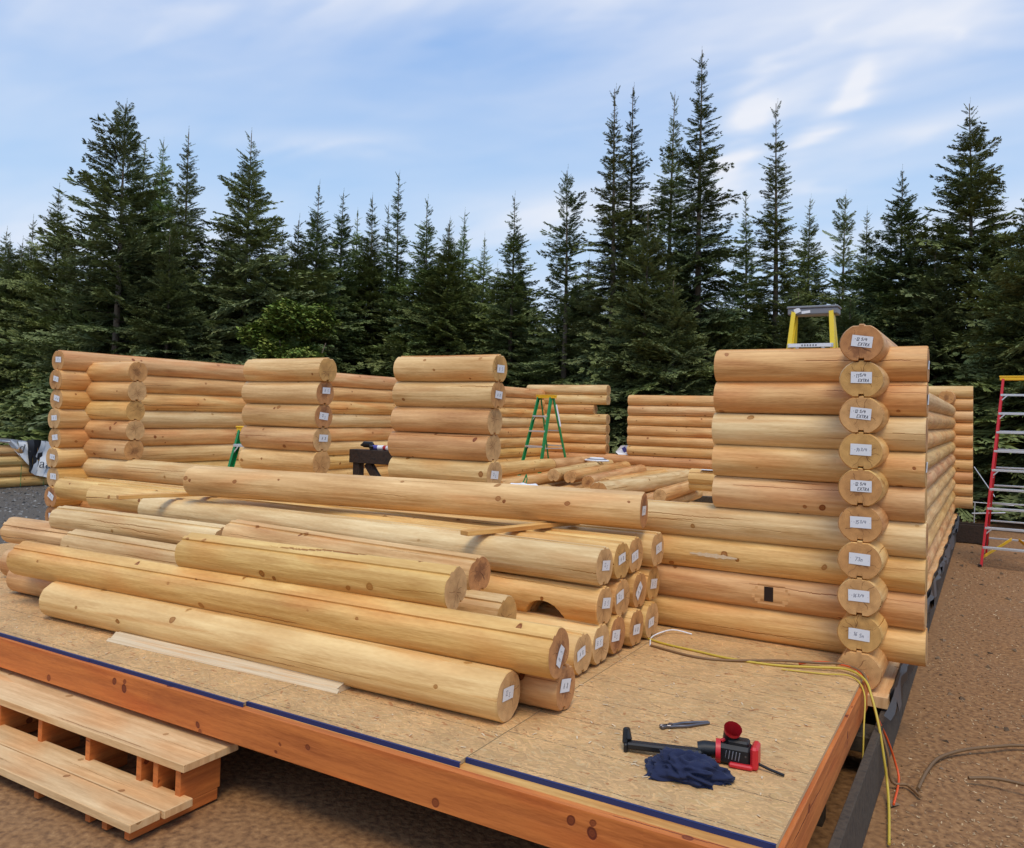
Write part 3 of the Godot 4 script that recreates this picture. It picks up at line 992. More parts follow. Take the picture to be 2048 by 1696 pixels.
func plant() -> void:
	foliage = surface(Color.WHITE, 0.75)
	foliage.vertex_color_use_as_albedo = true
	foliage.backlight_enabled = true
	foliage.backlight = Color(0.20, 0.24, 0.08)
	foliage.metallic_specular = 0.15
	foliage.cull_mode = BaseMaterial3D.CULL_DISABLED
	for i in 3: boughs.append(bough(900 + i, 13 + i, 1.0 + 0.12 * i))
	var rg := RandomNumberGenerator.new()
	rg.seed = 5
	for i in TREES.size():
		var t = TREES[i]
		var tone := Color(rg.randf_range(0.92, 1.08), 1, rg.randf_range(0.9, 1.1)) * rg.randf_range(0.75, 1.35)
		tone = tone * (0.92 if t[0] > -12.0 else 1.22)  # left trees lighter: light falling on them is put into the foliage colour
		if i in [5, 12, 17, 18, 19, 24, 27, 29, 30, 31]: tone = tone * 1.5  # distance haze and backlight painted into the colour of these trees
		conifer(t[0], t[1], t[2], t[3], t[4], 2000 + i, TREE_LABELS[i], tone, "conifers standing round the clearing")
	for i in MIDDLE.size():
		var t = MIDDLE[i]
		var where := "left of the maple" if t[0] < -24.0 else ("between the maple and the twin tall spires" if t[0] < -12.0 else "right of the twin tall spires")
		conifer(t[0], t[1], t[2], t[3], t[4], 4000 + i, "second-row conifer filling a gap between taller ones, " + where, Color(rg.randf_range(0.95, 1.12), 1, rg.randf_range(0.85, 1.05)) * (rg.randf_range(0.9, 1.45) if t[0] < -12.0 else rg.randf_range(0.75, 1.1)), "second-row conifers " + where)  # lit left side painted in the same way, by a lighter tone
	for i in BACK.size():
		var t = BACK[i]
		conifer(t[0], t[1], t[2], t[3], 0, 3000 + i, "dark conifer deep in the wood, mostly hidden behind the front row", Color(0.8, 0.85, 0.8) * rg.randf_range(0.7, 1.0), "conifers deep in the wood")
	# the young maple by the left wall
	var root := thing("maple_tree", "yellow-green broadleaf tree behind the first log pier from the left", "tree", Vector3(-17.63, GROUND, -17.4))
	var st := begin()
	var crown: Array = []
	for k in 9:
		var a := TAU * k / 9.0
		var top := Vector3(cos(a) * rg.randf_range(0.5, 1.5), rg.randf_range(3.2, 5.2), sin(a) * rg.randf_range(0.5, 1.5))
		tube(st, smooth([Vector3(cos(a) * 0.05, 0.0, sin(a) * 0.05), Vector3(top.x * 0.3, top.y * 0.5, top.z * 0.3), top * 0.9], 0.5), 0.016, 5)
	mesh("trunk", st.commit(), M.bark, root)
	var sl := begin()
	for k in 9:
		var p := Vector3(rg.randf_range(-0.13, 0.13), rg.randf_range(-0.08, 0.08), rg.randf_range(-0.13, 0.13))
		var d := Vector3(rg.randf_range(-1, 1), rg.randf_range(-0.6, 0.2), rg.randf_range(-1, 1)).normalized()
		var cc := Color(0.145, 0.19, 0.042) * rg.randf_range(0.75, 1.25)
		blade(sl, p, p + d * 0.12, 0.042, cc, cc, rg.randf_range(-0.6, 0.6))
	var mm := MultiMesh.new()
	mm.transform_format = MultiMesh.TRANSFORM_3D
	mm.use_colors = true
	mm.mesh = sl.commit()
	var lobes := []
	for k in 24:
		var a := rg.randf() * TAU
		var yy := rg.randf_range(1.2, 5.0)
		var rr := 1.3 * sqrt(clampf(1.0 - pow((yy - 2.9) / 2.4, 2.0), 0.05, 1.0)) * rg.randf_range(0.35, 1.18)
		lobes.append([Vector3(cos(a) * rr * 1.05, yy, sin(a) * rr * 1.05), rg.randf_range(0.28, 0.62)])
	mm.instance_count = 6500
	for i in 6500:
		var l = lobes[rg.randi_range(0, lobes.size() - 1)]
		var d: Vector3 = Vector3(rg.randfn(), rg.randfn() * 0.7, rg.randfn()).normalized() * pow(rg.randf(), 0.45) * l[1]
		mm.set_instance_transform(i, Transform3D(Basis.from_euler(Vector3(rg.randf_range(-0.4, 0.4), rg.randf() * TAU, rg.randf_range(-0.4, 0.4))) * rg.randf_range(0.7, 1.25), l[0] + d))
		var v := rg.randf_range(0.65, 1.3)
		mm.set_instance_color(i, Color(v * rg.randf_range(0.85, 1.2), v, v))
	var o := MultiMeshInstance3D.new()
	o.multimesh = mm
	o.material_override = foliage
	put(o, "crown", root)
	o.set_meta("kind", "stuff")

const TREE_LABELS := [
	"small conifer at the left edge of the photo, its tip low",
	"thin conifer second from the left edge, between the edge trees and the bushy one",
	"bushy grey-green conifer with many shoots, left of the tallest left-hand tree",
	"tallest tree of the left group, ragged with a bare pale stretch of trunk",
	"slim conifer just right of the ragged tallest left-hand tree",
	"slim conifer between the ragged tree and the dense brown-topped spire",
	"dense dark spire with a fuzzy tip, last of the close left-hand group",
	"broad shapely conifer standing apart right of the left group, above the left pier",
	"low conifer between the dense spire and the broad shapely one",
	"low pale conifer right of the broad shapely one, above the maple",
	"pointed conifer with a thin leader, above the gap between the two piers",
	"conifer next right of the pointed one above the gap between the piers",
	"low slim conifer in the middle row, left of a pair of even tips",
	"left one of a pair of even tips above the right pier",
	"right one of a pair of even tips above the right pier",
	"thin leader conifer standing highest in the middle row",
	"dark narrow conifer right of the highest one in the middle row",
	"thin pale tip between two darker conifers right of the middle",
	"pale slim conifer right of the dark narrow one in the middle",
	"short conifer right of the pale slim one, low in the skyline",
	"lone narrow conifer left of the sky gap in the middle",
	"open ragged conifer right of the sky gap, with a forked tip",
	"left spire of the twin tall spires right of the middle",
	"right spire of the twin tall spires right of the middle",
	"thin topped tall conifer between the twin spires and the tallest spire",
	"tallest spire of all, dark and dense, right of the middle",
	"mid-height conifer in front of the twin tall spires",
	"thin small conifer left of the tall spire that stands alone",
	"tall layered spire standing alone above the yellow stepladder",
	"pale open conifer right of the lone layered spire",
	"pale ragged conifer with flagging boughs, second right of the lone spire",
	"small pale tip third right of the lone layered spire",
	"bushy conifer with many upright shoots left of the big right-hand tree",
	"big open conifer at the right with long upswept boughs",
	"dark tree cut by the right edge of the photo",
	"dark conifer behind the red stepladder, below the big right-hand tree",
	"low dark conifer in front of the tallest spire's foot",
	"low dark conifer behind the yellow stepladder",
	"leafy low conifer behind the maple at the left",
	"green conifer low in front of the dense left-hand spire",
	"conifer low in front of the ragged tallest left-hand tree",
	"dark conifer left of the twin spires, mid-height",
	"low dark conifer behind the far wall opening",
	"low dark conifer above the tall right corner of logs",
]

# ------------------------------------------------------------------ building
# A wall course or end log. tints: 0 tan, 1 honey, 2 pinkish, 3 weathered, 4 reddish, 5 yellow
func wall_log(root: Node3D, along_x: bool, from: float, to: float, at: float, y: float, tint: int, opts := {}) -> MeshInstance3D:
	var a := Vector3(from, y, at) if along_x else Vector3(at, y, from)
	var b := Vector3(to, y, at) if along_x else Vector3(at, y, to)
	var o := opts.duplicate()
	if not o.has("r"): o.r = R * rng.randf_range(0.985, 1.02)
	return log_at("log", root, a - root.position, b - root.position, rng.randi_range(0, 5), tint, o)

func slip(k: int, e := 1) -> Array:
	return [e, k, rng.randf_range(-0.01, 0.03), rng.randf_range(-0.015, 0.015), rng.randf_range(-0.12, 0.06)]

func build_walls() -> void:
	# front wall: four full courses, five more at each end of it
	var w := thing("log_wall", "front log wall behind the log pile, running from the left corner to the tall right corner", "wall", Vector3(-5.0, 0, FRONT))
	for k in 4:
		var o := {}
		if k == 1: o.facet = [8.72 + 0.03, 9.04 + 0.03, 0.112]
		var l := wall_log(w, true, -10.32, -0.388 + rng.randf_range(-0.006, 0.006), FRONT, C * (k + 0.5), [1, 2, 1, 0][k], o)
		if k == 2:                       # a pale scraped spot
			var sp := begin()
			for i in 14:
				for j in 3:
					var q := []
					for e in [[0, 0], [1, 0], [1, 1], [0, 1]]:
						var u: float = (i + e[0]) / 14.0
						var half := 0.13 * (0.25 + 0.75 * sin(PI * clampf(u, 0.03, 0.97))) * (0.85 + 0.3 * sin(u * 37.0))
						var an: float = 0.02 + half * ((j + e[1]) / 1.5 - 1.0) - u * 0.05
						q.append(Vector3(-2.03 + 0.37 * u + 5.354, sin(an), cos(an)) * Vector3(1, R * 1.035, R * 1.035))
					quad(sp, q[0], q[1], q[2], q[3], Vector3(0, 0.1, 1).normalized())
			mesh("scraped_patch", sp.commit(), M.pale_board, l)
		if k == 1:
			var hole_shade := mesh("outlet_shade_plate", boxmesh(Vector3(0.066, 0.108, 0.006), 0.0), M.hole_shade, l)  # no cut here: a dark plate whose colour stands for the shaded recess
			hole_shade.position = Vector3(-1.43 - (-10.32 - 0.388) * 0.5, 0.0, 0.1115)
	var tl := [0, 0, 0, 1, 1]
	for k in range(4, 9):
		wall_log(w, true, -10.32, -9.205 + [0.0, 0.01, 0.0, 0.015, 0.02][k - 4], FRONT, C * (k + 0.5), [0, 2, 1, 1, 2][k - 4])
		var o := {}
		if k in [5, 7, 8]: o.tag = slip(9)
		wall_log(w, true, -1.865 + [0.0, -0.005, -0.01, 0.0, 0.0][k - 4], -0.385 + rng.randf_range(-0.008, 0.004), FRONT, C * (k + 0.5), tl[k - 4], o)
	# log piers between the openings
	var piers := [["left", -7.175, -6.06, [2, 3, 3, 2, 0], [-1, 7, 9, 8, -1], [0.0, 0.0, 0.01, 0.02, 0.05]], ["right", -5.075, -3.925, [0, 2, 2, 0, 0], [9, -1, -1, 7, 8], [0.0, -0.02, -0.01, 0.02, 0.03]]]
	for p in piers:
		var r := thing("log_pier", "stack of five short logs on the front wall, %s of the two piers" % p[0], "log pier", Vector3((p[1] + p[2]) * 0.5, C * 4, FRONT), 0.0, "log piers between the openings")
		for i in 5:
			var o := {}
			if p[4][i] >= 0: o.tag = slip(p[4][i])
			wall_log(r, true, p[1] + rng.randf_range(-0.015, 0.015) + 0.008 * i, p[2] + p[5][i], FRONT, C * (4.5 + i), p[3][i], o)
	# right side wall, its ends standing out at the corner
	w = thing("log_wall", "right side log wall whose ends with handwritten white slips face the viewer", "wall", Vector3(SIDE, 0, -12.5))
	var texts := [-1, 6, 5, 4, 3, 0, 2, 0, 1, 0]
	for k in 10:
		var o := {"r": 0.1325, "wide": 1.075, "tag_size": 1.06}
		if texts[k] >= 0: o.tag = [0, texts[k], 0.012 if k != 1 else -0.005, rng.randf_range(-0.004, 0.006), rng.randf_range(-0.10, 0.03) if k < 9 else -0.14]
		wall_log(w, false, -5.955 + rng.randf_range(-0.012, 0.012), -19.12 if k < 9 else -9.2, SIDE, C * k, [1, 5, 2, 1, 2, 5, 1, 5, 2, 2][k], o)
	wall_log(w, false, -18.07, -19.12, SIDE, C * 9, 2, {"r": 0.142})
	# left side wall
	w = thing("log_wall", "left side log wall with small slips on its ends, bright on its inner face", "wall", Vector3(LEFT, 0, -12.5))
	for k in 10:
		var o := {}
		if k > 0: o.tag = [0, [8, 7, 9, 8, 7, 9, 8, 7, 8, 9][k], 0.012, 0.012, rng.randf_range(-0.25, 0.12)]
		if k == 2: o.tag[4] = -0.45
		wall_log(w, false, -5.905 - 0.02 * (k % 2), -19.1, LEFT, C * k, [1, 1, 1, 5, 1, 1, 0, 1, 1, 2][k], o)
	# far wall
	w = thing("log_wall", "far log wall across the back with a narrow opening in it", "wall", Vector3(-5.0, 0, FAR))
	for k in 10:
		if k < 3:
			wall_log(w, true, -10.45, -0.32, FAR, C * (k + 0.5), [0, 2, 4][k])
			continue
		wall_log(w, true, -10.56, -8.27 if k != 7 else -8.62, FAR, C * (k + 0.5), [2, 1, 0, 0, 1, 0, 0][k - 3])
		if k < 9: wall_log(w, true, -7.70, -0.32, FAR, C * (k + 0.5), [2, 4, 1, 4, 0, 4, 4][k - 3])
		else: wall_log(w, true, -1.6, -0.32, FAR, C * (k + 0.5), 0)

func sheet(x0: float, x1: float, z0: float, z1: float, top: Material) -> ArrayMesh:
	# a floor sheet; texture x along x, texture y from the front edge back
	var st := begin()
	var t := -0.018
	var b := 0.0015
	quad(st, Vector3(x0 + b, 0, z0 - b), Vector3(x1 - b, 0, z0 - b), Vector3(x1 - b, 0, z1 + b), Vector3(x0 + b, 0, z1 + b), Vector3.UP)
	st.generate_tangents()
	var m := st.commit()
	m.surface_set_material(0, top)
	var se := begin()
	for e in [[Vector3(x0, t, z0), Vector3(x1, t, z0), Vector3(x1 - b, 0, z0 - b), Vector3(x0 + b, 0, z0 - b), Vector3.BACK], [Vector3(x1, t, z0), Vector3(x1, t, z1), Vector3(x1 - b, 0, z1 + b), Vector3(x1 - b, 0, z0 - b), Vector3.RIGHT],
		[Vector3(x1, t, z1), Vector3(x0, t, z1), Vector3(x0 + b, 0, z1 + b), Vector3(x1 - b, 0, z1 + b), Vector3.FORWARD], [Vector3(x0, t, z1), Vector3(x0, t, z0), Vector3(x0 + b, 0, z0 - b), Vector3(x0 + b, 0, z1 + b), Vector3.LEFT], [Vector3(x0, t, z0), Vector3(x1, t, z0), Vector3(x1, t, z1), Vector3(x0, t, z1), Vector3.DOWN]]:
		quad(se, e[0], e[1], e[2], e[3], e[4])
	se.commit(m)
	m.surface_set_material(1, M.osb_edge)
	return m

func build_deck() -> void:
	var d := thing("floor_deck", "floor deck of strand board sheets with an orange rim and navy front edge", "deck", Vector3(-5.0, 0, -6.0))
	var o := -d.position
	var xs := [-10.0, -9.38, -7.94, -6.506, -5.067, -3.628, -2.183, -0.720]
	var front := [-3.235, -3.24, -3.245, -3.252, -3.254, -3.284, -3.347]
	for i in xs.size() - 1:
		var z: float = front[i]
		for row in 6:
			var z1: float = -3.3 - 2.88 * (row + 1) + (0.0 if row < 5 else 1.0)
			var x1: float = xs[i + 1] if i < 6 or row == 0 else -0.9
			mesh("floor_sheet", sheet(xs[i] + 0.0015, x1 - 0.0015, z, z1 + 0.003, M.osb[(i + row) % 2]), null, d, o)
			z = z1
		z = front[i]
	for i in xs.size() - 1:             # the sealed front edge of each sheet, lapping on to its top
		var x0: float = xs[i] + 0.004
		var x1: float = xs[i + 1] + (0.012 if i < 6 else -0.003)
		var st := begin()
		box(st, Vector3(x1 - x0, 0.026, 0.003), Transform3D(Basis(), Vector3((x0 + x1) * 0.5, -0.011, front[i] + 0.0035)))
		box(st, Vector3(x1 - x0, 0.0016, 0.014), Transform3D(Basis(), Vector3((x0 + x1) * 0.5, 0.0022, front[i] - 0.002)))
		mesh("blue_edge", st.commit(), M.blue, d, o)
	mesh("rim_joist", barmesh(Vector3(-10.0, -0.122, -3.252), Vector3(-0.70, -0.122, -3.252), 0.205, 0.044), M.rim, d, o)
	mesh("rim_joist", barmesh(Vector3(-10.0, -0.1225, -3.325), Vector3(-0.75, -0.1225, -3.325), 0.203, 0.1), M.stick, d, o)
	mesh("rim_joist", barmesh(Vector3(-0.722, -0.122, -3.378), Vector3(-0.722, -0.122, -6.2), 0.205, 0.042), M.rim, d, o)
	for i in 13: mesh("floor_joist", barmesh(Vector3(-1.3 - 0.7 * i, -0.122, -3.378), Vector3(-1.3 - 0.7 * i, -0.122, -6.4), 0.2, 0.04), M.stick, d, o)
	mesh("floor_beam", barmesh(Vector3(-9.9, -0.27, -4.9), Vector3(-0.80, -0.27, -4.9), 0.09, 0.14), M.dark_beam, d, o)
	for x in [-0.86, -3.4, -6.2, -9.2]: mesh("deck_post", boxmesh(Vector3(0.12, 0.26, 0.12)), M.grey_board, d, o + Vector3(x, -0.445, -4.9))
	# foundation along the right side
	var f := thing("foundation_wall", "grey board foundation with torn membrane along the foot of the right side wall", "foundation", Vector3(-0.6, GROUND, -11.5))
	o = -f.position
	for i in 5: mesh("form_board", barmesh(Vector3(-0.60, -0.39, -3.9 - 3.05 * i), Vector3(-0.60, -0.39, -6.93 - 3.05 * i), 0.34, 0.045), M.grey_board, f, o)
	mesh("top_plate", barmesh(Vector3(-0.66, -0.165, -5.9), Vector3(-0.66, -0.165, -19.0), 0.075, 0.16), M.board, f, o)
	var rg := RandomNumberGenerator.new()
	rg.seed = 12
	var n_t := FastNoiseLite.new()
	n_t.seed = 5
	n_t.frequency = 1.0
	for strip in [["black_membrane", -6.0, -19.0, -0.10, -0.30, 0.05, M.black, -0.566], ["torn_membrane", -5.55, -18.6, -0.13, -0.32, 0.11, M.torn, -0.556]]:
		var st := begin()
		var n := 90
		var prev := []
		for i in n + 1:
			var z := lerpf(strip[1], strip[2], float(i) / n)
			var torn: float = strip[5] * (sin(i * 0.35) * 0.5 + rg.randf_range(-0.25, 0.25))
			if strip[6] == M.torn: torn = 0.165 if n_t.get_noise_1d(i * 0.11) < 0.12 else 0.03 + torn * 0.4
			var x: float = strip[7] + 0.012 * sin(i * 0.7) + rg.randf_range(0, 0.008)
			var cur := [Vector3(x - 0.012, strip[3], z), Vector3(x + rg.randf_range(0, 0.03), strip[4] + torn, z)]
			if i: quad(st, prev[0], cur[0], cur[1], prev[1], Vector3.RIGHT)
			prev = cur
		mesh(strip[0], st.commit(), strip[6], f, o)
	mesh("drain_block", boxmesh(Vector3(0.16, 0.1, 0.26)), M.grey_board, f, o + Vector3(-0.72, -0.36, -5.75))

	# steps up to the deck
	var s := thing("wooden_steps", "wide wooden steps with plank treads and orange uprights against the deck", "steps", Vector3(-6.0, GROUND, -3.0))
	o = -s.position
	mesh("tread", barmesh(Vector3(-8.6, -0.2825, -3.142), Vector3(-3.725, -0.2825, -3.142), 0.045, 0.372, Vector3.UP, 0.004), M.board, s, o)
	mesh("tread", barmesh(Vector3(-8.6, -0.4725, -2.925), Vector3(-3.71, -0.4725, -2.925), 0.045, 0.176, Vector3.UP, 0.004), M.board, s, o)
	mesh("tread", barmesh(Vector3(-8.6, -0.4735, -2.740), Vector3(-3.73, -0.4735, -2.740), 0.045, 0.176, Vector3.UP, 0.004), M.board, s, o)
	for x in [-7.5, -7.02, -6.54, -6.06, -5.592, -5.117, -4.619, -4.137, -3.99, -3.80]:
		var st := begin()
		box(st, Vector3(0.042, 0.19, 0.27), Transform3D(Basis(), Vector3(x, -0.4, -3.115)), 0.003)
		box(st, Vector3(0.042, 0.062, 0.55), Transform3D(Basis(), Vector3(x, -0.527, -2.96)), 0.003)
		st.generate_tangents()
		mesh("stringer", st.commit(), M.rim, s, o)

# ------------------------------------------------------------------ the pile
func build_pile() -> void:
	var pile := "loose logs of the pile on the deck"
	var H := 0.122
	# name the right end, the left end: [x0, y0, z0, x1, y1, z1, r, half height, roll, skin, tint, slip, label]
	var rows := [
		[-6.30, 0.136, -3.745, -2.25, 0.134, -3.865, 0.136, 0.124, 2.6, 2, 1, 9, "long honey coloured log lying at the very front of the pile, split and tagged"],
		[-7.35, 0.130, -4.05, -2.06, 0.128, -4.175, 0.130, 0.118, 0.2, 5, 2, 7, "pinkish log on the floor just behind the frontmost log, its slip bent"],
		[-6.93, 0.372, -3.83, -2.03, 0.366, -4.02, 0.140, 0.120, -0.62, 1, 5, 8, "long yellow log with a sawn ridge line, resting on the frontmost log"],
		[-8.05, 0.137, -4.36, -2.45, 0.137, -4.49, 0.136, 0.122, 0.1, 3, 3, 9, "weathered log under the middle of the pile, left end by the yellow log"],
		[-5.07, 0.600, -4.00, -2.80, 0.592, -4.14, 0.138, 0.118, -0.52, 4, 5, -1, "short yellow log with star cracks in its end, topmost at the front"],
		[-7.25, 0.380, -4.46, -2.66, 0.372, -4.52, 0.133, 0.116, -0.5, 2, 3, -1, "pale log under the short yellow log, only its top and end peeping out"],
		[-5.50, 0.590, -4.78, -2.935, 0.585, -4.617, 0.130, 0.116, -0.3, 0, 2, -1, "pinkish white log behind the short yellow log, its end untagged"],
		[-7.97, 0.520, -4.76, -5.56, 0.540, -4.74, 0.128, 0.112, -0.3, 2, 0, -1, "pale peeled log at the left of the pile ending against the pinkish white log"],
		[-8.72, 0.345, -4.70, -5.60, 0.330, -4.86, 0.132, 0.114, -0.9, 5, 0, -1, "pale log at the far left of the pile with a lengthwise crack in its end"],
	]
	for r in rows:
		var o := {"r": r[6], "h": r[7], "roll": r[8]}
		if r[12].begins_with("long honey"):
			o.tongue = false
			o.groove = false
			o.h = 0.131
		if r[11] >= 0:
			o.tag = [1, r[11], 0.02, 0.015, rng.randf_range(-0.2, 0.2)]
			if r[12].begins_with("long yellow"): o.tag = [1, 8, -0.02, -0.01, 1.0]
		tag(log_at("peeled_log", self, Vector3(r[0], r[1], r[2]), Vector3(r[3], r[4], r[5]), r[9], r[10], o), r[12], "log", pile)
	var zs := [[-4.795, -5.065, -5.345, -5.620, -5.905], [-5.125, -5.43, -5.735, -6.045], [-5.12, -5.41, -5.695, -6.03]]
	var zl := [[-4.87, -5.13, -5.40, -5.66, -5.93], [-5.20, -5.50, -5.80, -6.07], [-5.28, -5.64, -5.92, -6.09]]
	var xl := [[-5.2, -7.0, -7.1, -7.0, -7.2], [-5.45, -7.3, -7.2, -7.4], [-7.32, -8.75, -9.86, -9.2]]
	var xr := [[-2.25, -2.245, -2.245, -2.215, -2.205], [-2.25, -2.25, -2.24, -2.25], [-2.255, -2.25, -2.26, -2.215]]
	var tints := [[1, 1, 1, 1, 5], [1, 1, 5, 1], [0, 1, 5, 1]]
	var names := ["bottom", "middle", "top"]
	var ord := ["first", "second", "third", "fourth", "fifth"]
	for row in 3:
		var y: float = [0.138, 0.386, 0.645][row]
		for i in zs[row].size():
			var o := {"r": R * rng.randf_range(0.97, 1.03), "h": H, "roll": rng.randf_range(-0.10, 0.10), "tag": [1, [7, 8, 9][(i + row) % 3], rng.randf_range(-0.02, 0.02), rng.randf_range(-0.02, 0.05), rng.randf_range(-0.2, 0.25)]}
			if row == 1 and i == 0: o.notches = [[xr[1][0] - xl[1][0] - 0.41, 0.150, 0.84]]
			if row == 1 and i == 2: o.tag[4] = 0.8
			var label := "tagged log end in the %s row of the stacked pile, %s from the front" % [names[row], ord[i]]
			if row == 1 and i == 0: label = "log with a half-round notch cut in its underside, front of the middle row"
			tag(log_at("peeled_log", self, Vector3(xl[row][i], y - (0.02 if row == 2 else 0.0), zl[row][i]), Vector3(xr[row][i], y + rng.randf_range(-0.006, 0.006), zs[row][i]), (i * 2 + row) % 6, tints[row][i], o), label, "log", pile)
	tag(log_at("peeled_log", self, Vector3(-6.60, 0.954, -5.22), Vector3(-2.27, 0.957, -5.87), 0, 2, {"r": 0.140, "h": 0.134, "roll": 2.9, "tongue": false, "groove": false, "tag": [1, 7, 0.0, 0.02, -0.05]}), "long cracked reddish log lying crosswise on sticks on top of the pile", "log", pile)
	# sticks and offcut
	for s in [[Vector3(-7.02, 0.80, -4.72), Vector3(-6.52, 0.80, -6.02), "thin flat stick poking out at the left under the topmost long log"], [Vector3(-3.26, 0.801, -4.905), Vector3(-2.90, 0.801, -6.0), "yellow stick poking out at the right under the topmost long log"]]:
		var o := mesh("spacer_stick", barmesh(Vector3.ZERO, s[1] - s[0], 0.034, 0.09), M.stick, self, s[0])
		tag(o, s[2], "stick", "spacer sticks under the top log")
	var st := begin()
	var p := [Vector2(-0.065, 0), Vector2(0.065, 0), Vector2(0.045, 0.042), Vector2(0.012, 0.048), Vector2(-0.045, 0.018)]
	var L := 2.06
	for i in 5:
		var a: Vector2 = p[i]
		var b: Vector2 = p[(i + 1) % 5]
		var n := Vector3(0, -(b.x - a.x), (b.y - a.y)).normalized()
		n = Vector3(0, (b.x - a.x), (b.y - a.y)).normalized()
		quad(st, Vector3(0, a.y, -a.x), Vector3(L, a.y, -a.x), Vector3(L - (0.02 if b.y > 0.01 else 0.0), b.y, -b.x), Vector3(0.02 if b.y > 0.01 else 0.0, b.y, -b.x), n if n.dot(Vector3(0, (a.y + b.y) * 0.5 - 0.02, -(a.x + b.x) * 0.5)) > 0 else -n)
	for e in [0.0, L]:
		for i in range(1, 4):
			var t := [p[0], p[i], p[i + 1]]
			var pts := []
			for q in t: pts.append(Vector3(e + (0.02 if q.y > 0.01 else 0.0) * (1 if e == 0.0 else -1), q.y, -q.x))
			var nx := Vector3(-1 if e == 0.0 else 1, 0, 0)
			if (pts[1] - pts[0]).cross(pts[2] - pts[0]).dot(nx) > 0: pts.reverse()
			for q in pts:
				st.set_normal(nx)
				st.set_uv(Vector2(q.z, q.y))
				st.add_vertex(q)
	st.generate_tangents()
	var slab := mesh("narrow_board", st.commit(), M.pale_board, self, Vector3(-5.36, 0.001, -3.625))
	slab.rotation.y = 0.052
	tag(slab, "pale narrow board lying on the floor along the frontmost log", "board")

